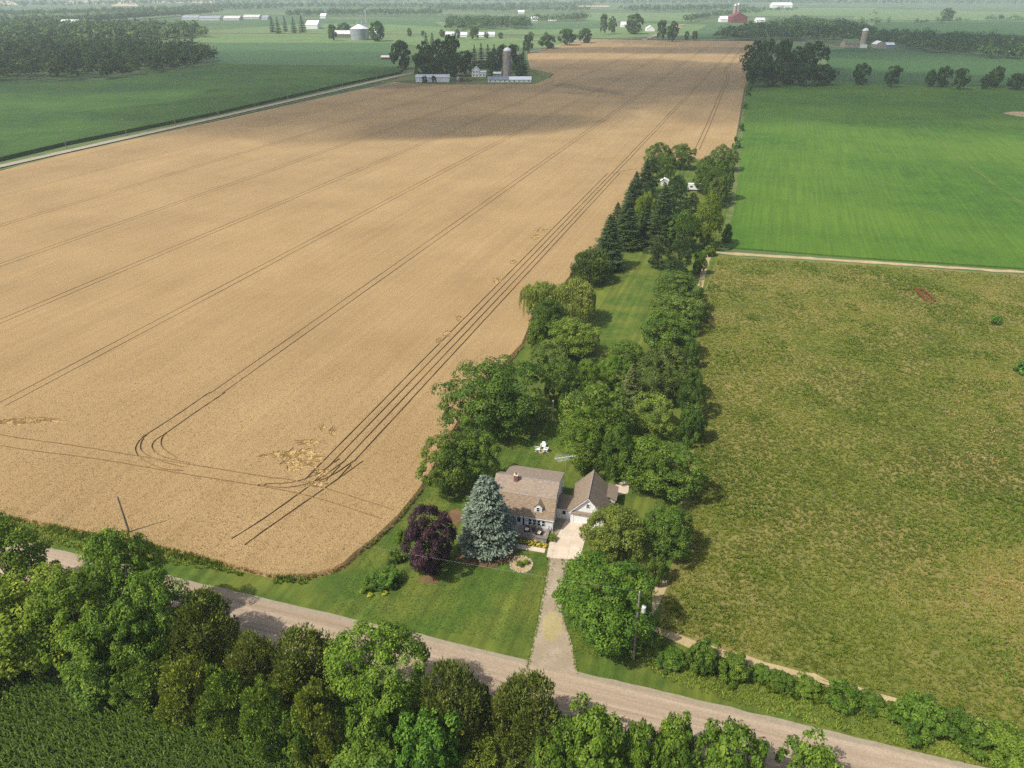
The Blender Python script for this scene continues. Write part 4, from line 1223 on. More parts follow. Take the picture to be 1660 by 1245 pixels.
# --- lone trees in the right-hand far field
for b, lb in (((1382, 104, 1411, 135), 'round lone tree nearest the dark wood in the far field'), ((1437, 108, 1462, 136), 'second lone tree from the dark wood in the far field'), ((1501, 114, 1519, 137), 'smallest of the three trees standing together'),
              ((1518, 109, 1543, 139), 'tallest of the three trees standing together'), ((1545, 112, 1571, 140), 'right one of the three trees standing together'), ((1592, 118, 1614, 141), 'left half of the pair of trees near the right edge'),
              ((1606, 109, 1628, 140), 'taller half of the pair of trees near the right edge'), ((1633, 120, 1668, 141), 'low wide tree at the right picture edge in the far field')):
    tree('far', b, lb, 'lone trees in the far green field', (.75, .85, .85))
# dark wood right of the wheat: trees one can tell apart
k = 0
for b in ((1208, 70, 1240, 118), (1232, 66, 1258, 112), (1256, 68, 1284, 120), (1280, 78, 1304, 118), (1300, 70, 1338, 118), (1212, 98, 1246, 134), (1240, 100, 1270, 134), (1266, 102, 1298, 134), (1294, 104, 1326, 134), (1320, 106, 1352, 133)):
    b = (b[0] - 5, b[1], b[2] + 5, b[3]); tree('far', b, ('back row tree at the wheat side of the dark wood', 'tall tree second from the wheat in the dark wood', 'pointed tall tree in the middle of the dark wood', 'low tree in the dip of the dark wood', 'tallest tree at the field end of the dark wood',
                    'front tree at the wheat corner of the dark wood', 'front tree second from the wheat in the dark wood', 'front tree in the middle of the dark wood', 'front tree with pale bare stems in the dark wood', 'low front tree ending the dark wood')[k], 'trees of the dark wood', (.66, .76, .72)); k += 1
# farm grove behind the barns
k = 0
FG = (('far', (632, 68, 668, 108), 'round tree standing left of the farm grove'), ('far', (666, 88, 704, 123), 'front left tree of the farm grove behind the long barn'), ('far', (672, 70, 704, 112), 'back left tree of the farm grove'),
      ('far', (698, 66, 726, 112), 'back middle tree of the farm grove'), ('far', (715, 60, 748, 112), 'tallest round tree of the farm grove'), ('far', (698, 88, 730, 123), 'front middle tree of the farm grove'), ('far', (722, 88, 752, 122), 'front right tree of the farm grove'),
      ('far_spruce', (684, 56, 698, 86), 'pointed spruce top at the back of the farm grove'), ('far_spruce', (694, 56, 708, 86), 'second pointed spruce top at the back of the farm grove'), ('far', (744, 84, 768, 116), 'shadowy tree left of the white farmhouse'),
      ('far_spruce', (762, 74, 776, 112), 'spruce behind the white farmhouse'), ('far_spruce', (772, 74, 788, 110), 'second spruce behind the white farmhouse'), ('far_spruce', (784, 74, 798, 110), 'third spruce behind the white farmhouse'), ('far_spruce', (794, 74, 808, 110), 'spruce midway between farmhouse and silo'),
      ('far', (786, 82, 816, 114), 'broad tree between the farmhouse and the silo'), ('far', (804, 74, 826, 106), 'tree just behind the silo'), ('far', (818, 74, 846, 110), 'round tree right of the silo'),
      ('far', (832, 100, 854, 123), 'low round tree at the foot of the silo'), ('far_spruce', (840, 80, 857, 122), 'lone spruce at the wheat corner of the farm'))
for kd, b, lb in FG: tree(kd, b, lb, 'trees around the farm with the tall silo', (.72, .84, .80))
for x in (688, 697, 703): tree('far_bush', (x - 5, 123, x + 5, 134), ('dark bush left of the barn wall', 'dark bush in front of the barn wall', 'tall dark bush before the white barn end')[(688, 697, 703).index(x)], 'bushes in front of the long barn', (.5, .6, .6), parts=False)
tree('far_bush', (790, 113, 800, 124), 'green bush beside the white farmhouse', None, (1.3, 1.4, 1), parts=False)
# other far single trees
FT = (((937, 47, 961, 68), 'dark spreading oak at the far corner of the wheat'), ((846, 58, 865, 81), 'round tree by the far road beyond the silo'), ((854, 52, 866, 64), 'small round tree above the round tree by the far road'), ((874, 58, 903, 77), 'bushy tree on the far road bend'),
      ((903, 48, 936, 69), 'wide bushy trees near the far oak'), ((881, 52, 890, 62), 'small tree on the cross road left of the wide bushes'), ((659, 46, 668, 58), 'small round tree alone on the cross road'), ((682, 50, 689, 58), 'tiny round tree on the cross road'), ((711, 48, 722, 59), 'round tree left of the distant bungalows'),
      ((736, 48, 747, 61), 'round tree between the distant bungalows'), ((760, 44, 778, 61), 'larger tree among the distant bungalows'), ((784, 52, 793, 61), 'small round tree in front of the long white bungalow'), ((807, 53, 816, 62), 'small round tree right of the long white bungalow'),
      ((530, 41, 546, 62), 'round tree left of the grain bin sheds'), ((545, 38, 572, 54), 'wide tree behind the grain bin sheds'), ((596, 36, 626, 64), 'dark trees right of the grain bin'),
      ((972, 24, 986, 50), 'left tree of the roadside clump'), ((985, 28, 1000, 50), 'second tree of the roadside clump'), ((1012, 24, 1046, 52), 'wide dark tree of the roadside clump'),
      ((1064, 34, 1082, 60), 'tall tree beside the far farm lane'), ((1080, 36, 1102, 62), 'broad tree beside the far farm lane'), ((1109, 51, 1118, 64), 'left small round tree at the far wheat edge'), ((1121, 51, 1132, 64), 'right small round tree at the far wheat edge'),
      ((1525, 14, 1549, 30), 'large lone dark tree far off in the hazy field'))
for b, lb in FT: tree('far', b, lb, 'single trees scattered among the far fields', (.95, 1.05, .95), parts=(b[2] - b[0]) > 18)
for b, lb in (((435, 28, 446, 51), 'left spruce of the distant farmyard row'), ((445, 30, 455, 53), 'second spruce of the distant farmyard row'), ((457, 28, 466, 50), 'third spruce of the distant farmyard row'), ((470, 30, 481, 52), 'fourth spruce of the distant farmyard row'), ((482, 28, 496, 51), 'right wide spruce of the distant farmyard row')):
    tree('far_spruce', b, lb, 'spruces of the distant farmyard row', (.75, .9, 1))


# ------------------------------------------------------------------ woods and tree belts that read as one mass
def wood(name, pts_h, tint_seed, leaf=1.1, n_leaf=70, mat=None, tint=(1, 1, 1)):
    """pts_h: array of x, y, height, width; one object of loose crowns"""
    g = np.random.default_rng(tint_seed)
    K = np.asarray(pts_h)
    n = len(K)
    idx = np.repeat(np.arange(n), n_leaf)
    u = rnd_unit(len(idx), g)
    u[:, 2] = np.where(u[:, 2] < -0.3, -u[:, 2], u[:, 2])
    lob = 1 + 0.22 * np.sin(u[:, 0] * 5 + idx * 1.7) * np.sin(u[:, 1] * 4.3 + idx) + 0.15 * np.sin(u[:, 2] * 6 + idx * .6)
    rr = g.uniform(0.72, 1.05, len(idx)) * lob
    w, h = K[idx, 3], K[idx, 2]
    pos = np.column_stack((K[idx, 0] + u[:, 0] * rr * w / 2, K[idx, 1] + u[:, 1] * rr * w / 2, h * 0.54 + u[:, 2] * rr * h * 0.46))
    N = norm(u + .5 * rnd_unit(len(idx), g) + np.array((0, 0, .3)))
    s = leaf * g.uniform(.6, 1.3, len(idx)) * (w / 9)
    V, Q = leaf_quads(pos, N, s, s * .7, g)
    tone = np.clip(np.repeat(g.uniform(0, .75, n), n_leaf) + g.normal(.12, .12, len(idx)), 0, 1)
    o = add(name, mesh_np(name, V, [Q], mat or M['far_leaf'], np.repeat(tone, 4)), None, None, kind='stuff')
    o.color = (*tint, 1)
    return o


def fill_wood(poly_px, spacing, hgt, seed, zc=6.0):
    g = np.random.default_rng(seed)
    poly = [tuple(G(x, y)) for x, y in poly_px]
    P = scatter(poly, 1.0 / spacing ** 2, 4000, g)
    return np.column_stack((P, g.normal(hgt, hgt * .2, len(P)), g.normal(spacing * 1.25, spacing * .2, len(P))))


def belt(line_px, depth, spacing, hgt, seed, gap=0.0):
    g = np.random.default_rng(seed)
    L = densify([G(x, y) for x, y in line_px], spacing)
    out = []
    for i, p in enumerate(L):
        if gap and math.sin(i * 0.9 + seed) + math.sin(i * .37 + seed * 2) < gap * 2 - 1.6: continue
        for k in range(max(1, int(depth / spacing))):
            q = p + g.normal(0, spacing * .35, 2) + np.array((0, (k + g.random() * .5) * spacing))
            hh = hgt * g.uniform(.6, 1.25)
            out.append((q[0], q[1], hh, hh * g.uniform(.6, .95)))
    return np.array(out)


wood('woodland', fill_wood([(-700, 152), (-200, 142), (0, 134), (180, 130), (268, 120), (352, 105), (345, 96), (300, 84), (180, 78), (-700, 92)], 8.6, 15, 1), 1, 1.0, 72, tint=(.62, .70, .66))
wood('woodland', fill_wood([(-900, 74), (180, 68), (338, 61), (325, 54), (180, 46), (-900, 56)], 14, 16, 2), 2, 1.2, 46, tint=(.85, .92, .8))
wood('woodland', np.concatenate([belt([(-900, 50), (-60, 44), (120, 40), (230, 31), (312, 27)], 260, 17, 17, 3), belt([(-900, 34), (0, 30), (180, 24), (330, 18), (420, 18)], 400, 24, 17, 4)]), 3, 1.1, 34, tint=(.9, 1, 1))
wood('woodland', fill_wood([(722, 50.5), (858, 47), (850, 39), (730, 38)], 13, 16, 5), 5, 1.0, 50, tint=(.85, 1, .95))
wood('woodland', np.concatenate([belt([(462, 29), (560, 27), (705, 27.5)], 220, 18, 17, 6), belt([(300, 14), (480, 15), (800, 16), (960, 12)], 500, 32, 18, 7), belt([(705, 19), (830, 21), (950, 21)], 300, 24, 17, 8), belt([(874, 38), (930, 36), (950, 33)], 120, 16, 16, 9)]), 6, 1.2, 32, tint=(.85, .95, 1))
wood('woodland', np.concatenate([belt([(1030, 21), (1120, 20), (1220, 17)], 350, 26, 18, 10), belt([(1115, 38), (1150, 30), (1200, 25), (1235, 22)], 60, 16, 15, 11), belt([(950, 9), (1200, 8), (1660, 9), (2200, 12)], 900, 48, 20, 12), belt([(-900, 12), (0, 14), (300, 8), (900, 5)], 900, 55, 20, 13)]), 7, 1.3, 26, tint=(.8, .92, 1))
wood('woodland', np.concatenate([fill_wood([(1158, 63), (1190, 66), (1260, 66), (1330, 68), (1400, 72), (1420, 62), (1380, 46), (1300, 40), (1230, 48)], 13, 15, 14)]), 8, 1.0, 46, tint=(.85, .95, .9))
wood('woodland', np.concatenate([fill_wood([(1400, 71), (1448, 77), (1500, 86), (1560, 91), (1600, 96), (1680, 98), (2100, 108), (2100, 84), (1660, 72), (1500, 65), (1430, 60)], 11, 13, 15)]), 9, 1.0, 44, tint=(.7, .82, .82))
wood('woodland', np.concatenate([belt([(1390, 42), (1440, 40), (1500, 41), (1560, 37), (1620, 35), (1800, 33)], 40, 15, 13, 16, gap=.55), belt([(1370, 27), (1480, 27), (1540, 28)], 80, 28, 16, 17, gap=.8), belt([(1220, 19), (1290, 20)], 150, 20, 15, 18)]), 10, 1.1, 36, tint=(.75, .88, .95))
# ------------------------------------------------------------------ the house
HR = math.atan2(-.238, .971)
HO = (6.3, 85.5)


def local(x, y, o=HO, r=HR):
    c, s = math.cos(r), math.sin(r)
    return (o[0] + c * x - s * y, o[1] + s * x + c * y)


def window(parent, x, z, w, h, y, name='window', bars=1, frame=None, out=-1):
    """framed sash window on a wall facing -y, sub-part pane"""
    m = MB(); t = .07
    m.box(x - w / 2 - t, x + w / 2 + t, y - .05, y + .03, z - t, z + .001).box(x - w / 2 - t, x + w / 2 + t, y - .05, y + .03, z + h - .001, z + h + t)
    m.box(x - w / 2 - t, x - w / 2, y - .05, y + .03, z, z + h).box(x + w / 2, x + w / 2 + t, y - .05, y + .03, z, z + h)
    if bars: m.box(x - w / 2, x + w / 2, y - .03, y + .0, z + h / 2 - .025, z + h / 2 + .025)
    f = m.build(name, frame or M['white'], parent)
    MB().box(x - w / 2, x + w / 2, y - .012, y + .02, z, z + h).build('pane', M['glass'], f)
    return f


house = thing('house', 'white house with brown gambrel roof, one dormer and a front deck', 'house', (*HO, 0), HR)
L, Dp = 10.0, 8.8
prof = [(0, 0), (0, 2.62), (1.85, 5.0), (4.4, 6.38), (6.9, 5.0), (8.8, 2.62), (8.8, 0)]
MB().prism([(a, z) for a, z in prof], -L, 0, 'x').build('wall', M['siding'], house)


def roof_panel(a, b, x0, x1, th=.14):
    """slab between two (y,z) points"""
    d = np.array(b, float) - np.array(a, float); n = np.array((-d[1], d[0])) / np.linalg.norm(d)
    if n[1] < 0: n = -n
    p = [np.array(a, float) + n * .015, np.array(b, float) + n * .015]
    return [tuple(p[0]), tuple(p[1]), tuple(p[1] + n * th), tuple(p[0] + n * th)]


rf = MB().prism(roof_panel((-.14, 2.44), (1.85, 5.0), 0, 0), -L - .25, .25, 'x').build('roof_front', M['shingle_low'], house)
ru = MB().prism(roof_panel((1.80, 4.99), (4.44, 6.42), 0, 0), -L - .22, .22, 'x')
ru.build('roof_upper', M['shingle'], house)
MB().prism(roof_panel((4.36, 6.40), (6.9, 5.0), 0, 0), -L - .22, -8.9, 'x').prism(roof_panel((6.85, 5.05), (9.1, 2.2), 0, 0), -L - .22, -8.9, 'x').build('roof_back', M['shingle'], house)
MB().prism(roof_panel((4.36, 6.42), (9.2, 4.95), 0, 0), -8.9, .2, 'x').build('back_dormer_roof', M['shingle'], house)
MB().prism([(4.5, 6.2), (8.8, 4.85), (8.8, 2.3), (6.9, 4.9)], -8.8, .012, 'x').build('back_dormer_wall', M['siding'], house)
MB().box(-L - .2, .2, 4.34, 4.5, 6.52, 6.60).build('ridge_cap', M['deck_wood'], house)
MB().box(-L - .25, .25, 1.74, 1.83, 5.10, 5.145).build('roof_break_trim', M['grey_wood'], house)
MB().box(-L - .28, .28, -.27, -.18, 2.36, 2.47).build('gutter', M['white'], house)
# rake boards on the visible gable
for a, b in (((-.14, 2.44), (1.85, 5.0)), ((1.85, 5.0), (4.4, 6.38))):
    MB().prism([(a[0], a[1] - .16), (b[0], b[1] - .16), (b[0], b[1] + .01), (a[0], a[1] + .01)], .014, .10, 'x').build('rake_board', M['white'], house)
window_side = MB()
ch = MB().box(-7.05, -6.45, 3.55, 4.15, 5.7, 7.25).build('chimney', M['brick'], house)
MB().box(-7.12, -6.38, 3.48, 4.22, 7.25, 7.37).build('chimney_cap', M['concrete'], ch)
MB().lathe([(.15, 7.37), (.15, 7.65), (.13, 7.65), (.13, 7.38)], 10, (-6.75, 3.85)).build('flue', M['brick'], ch)
MB().lathe([(.06, 5.75), (.06, 6.35)], 8, (-3.7, 5.9)).build('roof_vent', M['metal'], house)
# dormer on the lower slope
do = MB().prism([(-3.0, 3.05), (-1.75, 3.05), (-1.75, 4.35), (-2.375, 4.95), (-3.0, 4.35)], .38, 1.9, 'y').build('dormer', M['siding'], house)
MB().prism([(-3.14, 4.22), (-2.375, 4.98), (-2.375, 5.09), (-3.22, 4.26)], .26, 2.05, 'y').build('dormer_roof', M['shingle_low'], do)
MB().prism([(-1.61, 4.22), (-2.375, 4.98), (-2.375, 5.09), (-1.53, 4.26)], .26, 2.05, 'y').build('dormer_roof', M['shingle_low'], do)
MB().box(-2.66, -2.09, .345, .40, 3.38, 3.43).box(-2.66, -2.09, .345, .40, 4.20, 4.25).box(-2.66, -2.60, .345, .40, 3.43, 4.2).box(-2.15, -2.09, .345, .40, 3.43, 4.2).box(-2.6, -2.15, .36, .40, 3.79, 3.84).build('window_frame', M['white'], do)
MB().box(-2.6, -2.15, .365, .395, 3.43, 4.2).build('window_pane', M['glass'], do)
for x in (-3.55, -2.83, -2.11, -1.39): window(house, x, .98, .46, 1.02, 0)
window(house, -8.6, 1.0, .9, 1.1, 0)
# front door with glazed upper half and sidelights
dr = MB().box(-5.75, -4.95, -.07, .02, .30, 2.20).build('door', M['white'], house)
MB().box(-5.60, -5.10, -.085, -.06, 1.15, 2.05).build('door_pane', M['glass'], dr)
MB().lathe([(.0, -.0), (.035, 0.0), (.035, .05), (0, .05)], 8).build('handle', M['metal'], dr, loc=(-5.05, -.11, 1.1))
for x in (-6.15, -4.6):
    f = MB().box(x - .20, x + .20, -.05, .02, .35, 2.15).build('sidelight', M['white'], house)
    MB().box(x - .13, x + .13, -.062, -.04, .55, 2.05).build('pane', M['glass'], f)
f = MB().box(.0, .05, 3.4, 4.5, 3.7, 4.9).build('gable_window', M['white'], house)
MB().box(.03, .062, 3.5, 4.4, 3.8, 4.8).build('pane', M['glass'], f)
MB().tube([(.10, -.08, 2.1), (.10, -.08, .1)], .05, 6).build('downpipe', M['white'], house)
MB().tube([(.10, 8.7, 2.6), (.10, 8.7, .1)], .05, 6).build('downpipe', M['white'], house)
# breezeway between house and garage
bw = MB().box(.02, 2.35, 3.55, 6.3, 0, 2.25).build('breezeway_wall', M['siding'], house)
w_ = MB().box(.95, 1.62, 3.49, 3.56, 1.02, 1.86).build('breezeway_window', M['white'], house)
MB().box(1.02, 1.55, 3.475, 3.5, 1.09, 1.79).build('pane', M['glass'], w_)
MB().prism([(3.25, 2.26), (6.5, 2.62), (6.5, 2.74), (3.25, 2.38)], .1, 2.3, 'x').build('breezeway_roof', M['shingle_garage'], house)

deck = thing('deck', 'grey-brown wooden front deck with low rail along the white house', 'deck', (*HO, 0), HR)
MB().box(-6.9, -.35, -2.9, -.03, .48, .56).build('platform', M['deck_wood'], deck)
for i in range(20):
    y = -2.9 + i * .1435
    MB().box(-6.92, -.33, y, y + .128, .562, .585).build('deck_board', M['deck_wood'], deck)
sk = MB().box(-5.3, -.36, -2.93, -2.9, .05, .52); sk.box(-.38, -.35, -2.88, -.1, .05, .52); sk.build('skirt_board', M['fence_wood'], deck)
for x in (-5.25, -3.65, -2.0, -.42):
    MB().box(x - .045, x + .045, -2.89, -2.80, .585, 1.42).build('rail_post', M['deck_wood'], deck)
MB().box(-.465, -.375, -.35, -.26, .585, 1.42).build('rail_post', M['deck_wood'], deck)
MB().box(-5.3, -.34, -2.90, -2.78, 1.42, 1.465).build('top_rail', M['grey_wood'], deck)
MB().box(-.48, -.36, -2.775, -.25, 1.423, 1.468).build('top_rail', M['grey_wood'], deck)
for i in range(42):
    x = -5.15 + i * .112
    MB().box(x, x + .035, -2.86, -2.825, .63, 1.42).build('baluster', M['deck_wood'], deck)
MB().box(-5.25, -.4, -2.87, -2.815, .60, .64).build('bottom_rail', M['deck_wood'], deck)
for i, z in enumerate((.15, .30, .45)):
    MB().box(-6.85, -5.4, -3.9 + i * .32, -3.56 + i * .32, z - .05, z).box(-6.8, -5.45, -3.58 + i * .32, -3.54 + i * .32, z - .15, z - .05).build('step', M['fence_wood'], deck)


def armchair(x, y, rz, label):
    p = local(x, y)
    t = thing('wicker_armchair', label, 'armchair', (*p, .587), HR + rz, 'wicker armchairs on the deck')
    MB().box(-.33, .33, -.33, .33, .22, .34).build('seat', M['wicker'], t)
    MB().prism([(.27, .34), (.40, .92), (.46, .90), (.36, .22)], -.33, .33, 'x').build('backrest', M['wicker'], t)
    for s in (-1, 1):
        MB().box(s * .36 - .05, s * .36 + .05, -.34, .34, .02, .56).build('armrest', M['wicker'], t)
        for yy in (-.28, .28): MB().box(s * .28 - .03, s * .28 + .03, yy - .03, yy + .03, 0, .22).build('leg', M['wicker'], t)
    MB().box(-.29, .29, -.31, .26, .342, .45).build('seat_cushion', M['cushion'], t)


armchair(-3.75, -1.25, .05, 'dark wicker armchair with cream cushion nearest the door')
armchair(-1.75, -1.55, -.3, 'dark wicker armchair with cream cushion nearest the deck corner')
p = local(-2.75, -1.1)
t = thing('side_table', 'small round dark table between the two deck armchairs', 'table', (*p, .587), HR)
MB().lathe([(.30, .48), (.32, .5), (.32, .53), (.0, .53)], 16).build('top', M['wicker'], t)
MB().lathe([(.18, 0), (.05, .06), (.05, .48)], 10).build('leg', M['wicker'], t)
t = thing('potted_plant', 'potted plant with reddish leaves on the deck table', 'plant', (*p, .587 + .532), HR)
MB().lathe([(.10, 0), (.15, .18), (.12, .18), (.09, .03)], 12).build('pot', M['brick'], t)
V, Fs, tn, _ = clump_crown(77, .75, .6, .12, .5, 2.2, 16, .15, 26, .06, .04)
add('leaves', mesh_np('leaves', V, Fs, leaf_mat('pot_leaf', (.03, .04, .01), (.10, .08, .03), (.2, .1, .05)), tn), t)


# paths and drive
def slabs(parent, quads, z0, z1, gap=.02):
    for q in quads:
        q = np.array(q, float); c = q.mean(0); q = c + (q - c) * (1 - gap / 2)
        m = MB(); b = [(x, y, z0) for x, y in q]; tp = [(x, y, z1) for x, y in q]
        m.quad(*tp); m.quad(*b[::-1])
        for i in range(len(q)): m.quad(b[i], b[(i + 1) % len(q)], tp[(i + 1) % len(q)], tp[i])
        m.build('concrete_slab', M['concrete'], parent)


walk = add('front_path', None, None, None, kind='structure')
slabs(walk, [[local(-6.3 + i * 1.22, -4.9), local(-6.3 + (i + 1) * 1.22, -4.9), local(-6.3 + (i + 1) * 1.22, -3.95), local(-6.3 + i * 1.22, -3.95)] for i in range(5)], .02, .10)
drive = add('concrete_drive', None, None, None, kind='structure')
A0, A1 = G(886, 903), G(940, 908)
B0, B1 = G(893, 868), G(950, 868)
C0, C1 = G(916.5, 839.5), G(972, 847)
k0 = G(895, 905.5)
k1 = G(904, 868); k2 = G(919, 839.8)
slabs(drive, [[A0, k0, k1, B0], [k0, (k0 * .45 + A1 * .55), (k1 * .5 + B1 * .5), k1], [(k0 * .45 + A1 * .55), A1, B1, (k1 * .5 + B1 * .5)],
              [k1, (k1 * .5 + B1 * .5), (k2 * .5 + C1 * .5), k2], [(k1 * .5 + B1 * .5), B1, C1, (k2 * .5 + C1 * .5)]], .02, .085, .015)
flat_poly('side_yard', GP([(893, 868), (904, 867), (919, 839), (903, 835), (888, 866)]), .062, M['drive_gravel'])
l_ = [tuple(q + rng.normal(0, .06, 2)) for q in spline([G(*p) for p in ((889, 902), (887, 930), (881, 962), (872, 1005), (864, 1040), (859, 1062), (855, 1083))], 8)]
r_ = [tuple(q + rng.normal(0, .06, 2)) for q in spline([G(*p) for p in ((923, 907), (915, 940), (911, 970), (914, 1005), (925, 1038), (932, 1070), (938, 1097))], 8)]
flat_poly('gravel_drive', l_ + r_[::-1], .056, M['drive_gravel'])
flat_poly('dry_grass_patch', jag(894, 1016, 17, 24, 24, .16, 33), .061, grain_mat('dry_grass', (.25, .21, .095), (.36, .305, .155), fine=4, bump_d=.05))
flat_poly('patio', [local(.35, 6.6), local(2.7, 6.6), local(2.7, 9.6), local(.35, 9.6)], .07, M['concrete'])
pt = add('patio_steps', None, None, None, kind='structure')
for i in range(2): slabs(pt, [[local(.5, 6.35 + i * .45), local(2.0, 6.35 + i * .45), local(2.0, 6.75 + i * .45), local(.5, 6.75 + i * .45)]], .08, .45 - i * .16)
flat_poly('concrete_pad', GP([(988, 792), (1006, 782), (1022, 776), (1018, 800), (990, 806)]), .068, M['concrete'])
flat_poly('bare_soil_patch', jag(738, 838, 12, 12, 20, .25, 41), .064, M['mulch'])
flat_poly('bare_soil_patch', jag(790, 904, 52, 13, 30, .22, 42), .065, M['mulch'])
flat_poly('bare_soil_patch', jag(696, 940, 16, 6, 20, .25, 43), .064, M['mulch'])
flat_poly('flower_bed', [local(-5.3, -3.9), local(-.4, -3.9), local(-.2, -2.98), local(-5.3, -2.98)], .075, M['mulch'])
V, Fs, tn, _ = clump_crown(78, 1, .5, .0, .5, 2.2, 14, .2, 30, .07, .05)
for i in range(11):
    q = local(-4.9 + i * .44 + rng.normal(0, .08), -3.5 + rng.normal(0, .18))
    s = rng.uniform(.5, .85)
    if i == 0: fm = mesh_np('flower_leaves', V, Fs, M['flower'], tn)
    o = add('flower_plant', fm, None, (*q, .07), label='low yellow-leaved plant in the bed below the deck', category='plant', group='yellow plants below the deck')
    o.scale = (s, s, s); o.rotation_euler = (0, 0, i * 1.3); o.color = (1, 1, 1, 1) if i % 3 else (.5, .9, .6, 1)
for i, (px, py, s, lb) in enumerate(((908.0, 872.0, 1.0, 'shrub with white blooms at the deck corner'),)):
    pass
tree('bright_bush', (888, 862, 903, 880), 'small shrub at the deck corner beside the drive', None, (1.2, 1.1, 1), asp=.9)
for q, lb in (((588, 960), 'clump of yellow flowers left of the dark rounded shrub'), ((600, 967), 'clump of yellow flowers in front of the dark rounded shrub'), ((624, 964), 'yellow-green clump in front of the larger dark shrub')):
    c = G(*q)
    o = add('flower_clump', fm, None, (*c, .05), label=lb, category='flowers', group='flower clumps on the front lawn'); o.scale = (.8, .8, .7); o.color = (.7, .95, .7, 1)

# round bed ringed with stones on the front lawn
bc = G(845.5, 915.5)
flat_poly('round_bed', [tuple(bc + 1.62 * np.array((math.cos(a), math.sin(a)))) for a in np.linspace(0, 6.283, 28, endpoint=False)], .066, M['sandy_track'])
ring = thing('stone_ring', 'ring of pale stones around the round bed on the front lawn', 'stones', (*bc, .05))
stones = []
for v in range(4):
    bm = bmesh.new(); bmesh.ops.create_icosphere(bm, subdivisions=1, radius=.17)
    for vv in bm.verts: vv.co *= 1 + rng.normal(0, .12); vv.co.z *= .7
    me = bpy.data.meshes.new('stone'); bm.to_mesh(me); bm.free(); me.materials.append(M['stone']); stones.append(me)
for i in range(32):
    a = i / 32 * 6.283
    add('stone', stones[i % 4], ring, (1.65 * math.cos(a) + rng.normal(0, .04), 1.65 * math.sin(a) + rng.normal(0, .04), .08)).rotation_euler = (0, 0, i)
tree('bush', (836, 906, 850, 922), 'green plant on the left in the round stone bed', 'plants in the round stone bed', asp=.6)
tree('bright_bush', (848, 904, 858, 918), 'taller pale plant in the round stone bed', 'plants in the round stone bed', (1.4, 1.3, 1), asp=.9)
for i in range(9):
    pass

P = np.concatenate([along(l_, .5, 26, g), along(r_, .5, 26, g)])
stuff_blades('drive_edge_grass', P, 0.04, 5, 0.14, 0.05, 0.2, M['weed'], 0.05 + 0.4 * g.random(len(P)), g)
# ------------------------------------------------------------------ the garage
go = local(2.4, 3.1)
gar = thing('garage', 'white front-gabled garage with brown roof beside the house', 'garage', (*go, 0), HR + .02)
W_, L_ = 5.3, 7.1
MB().prism([(0, 0), (W_, 0), (W_, 2.45), (W_ / 2, 5.35), (0, 2.45)], 0, L_, 'y').build('wall', M['batten'], gar)
for a, b in (((-.30, 2.11), (W_ / 2 + .03, 5.38)), ((W_ / 2 - .03, 5.38), (W_ + .42, 1.98))):
    MB().prism([(x, z) for x, z in roof_panel(a, b, 0, 0, .12)], -.28, L_ + .25, 'y').build('roof', M['shingle_garage'], gar)
MB().box(W_ / 2 - .07, W_ / 2 + .07, -.28, L_ + .25, 5.53, 5.57).build('ridge_cap', M['deck_wood'], gar)
for a, b in (((-.30, 2.0), (W_ / 2, 5.24)), ((W_ / 2, 5.24), (W_ + .42, 1.86))):
    MB().prism([(a[0], a[1]), (b[0], b[1]), (b[0], b[1] + .15), (a[0], a[1] + .15)], -.31, -.25, 'y').build('rake_board', M['white'], gar)
MB().prism([(-.42, 2.18), (-.01, 2.44), (-.01, 2.52), (-.42, 2.26)], .04, W_ + .1, 'x').build('pent_roof', M['shingle_garage'], gar)
window(gar, W_ / 2 + .02, 3.42, .46, .72, -.01)
gd = MB().box(.52, 4.62, -.06, .0, .04, 2.06).build('garage_door', M['white'], gar)
for i in range(4): MB().box(.54, 4.60, -.085, -.055, .07 + i * .5, .53 + i * .5).build('door_panel', M['white'], gd)
MB().box(.40, .52, -.09, 0, .02, 2.14).box(4.62, 4.74, -.09, 0, .02, 2.14).box(.40, 4.74, -.092, 0, 2.06, 2.16).build('door_trim', M['offwhite'], gar)
MB().prism([(W_ - .1, 2.75), (W_ + 1.6, 2.12), (W_ + 1.6, 2.24), (W_ - .1, 2.88)], 4.3, 8.0, 'y').build('lean_to_roof', M['shingle_garage'], gar)
MB().box(W_ + .01, W_ + 1.35, 4.5, 7.85, 0, 2.1).build('lean_to_wall', M['offwhite'], gar)

# television aerial
p = local(.45, 8.3)
an = thing('television_aerial', 'tall television aerial on a mast behind the house corner', 'aerial', (*p, 0), .15)
MB().tube([(0, 0, 0), (0, 0, 9.0)], .035, 6).build('mast', M['metal'], an)
MB().tube([(-1.9, 0, 8.8), (1.6, 0, 8.95)], .03, 6).build('boom', M['tin_roof'], an)
for i in range(9):
    x = -1.8 + i * .24; ln = 1.15 - i * .05
    MB().tube([(x + .45, -ln, 8.8 + .01 * i), (x, 0, 8.8 + .01 * i), (x + .45, ln, 8.8 + .01 * i)], .014, 4).build('element', M['tin_roof'], an)
for i in range(4):
    x = .5 + i * .3
    MB().tube([(x, -.35, 8.93), (x, .35, 8.93)], .014, 4).build('element', M['tin_roof'], an)


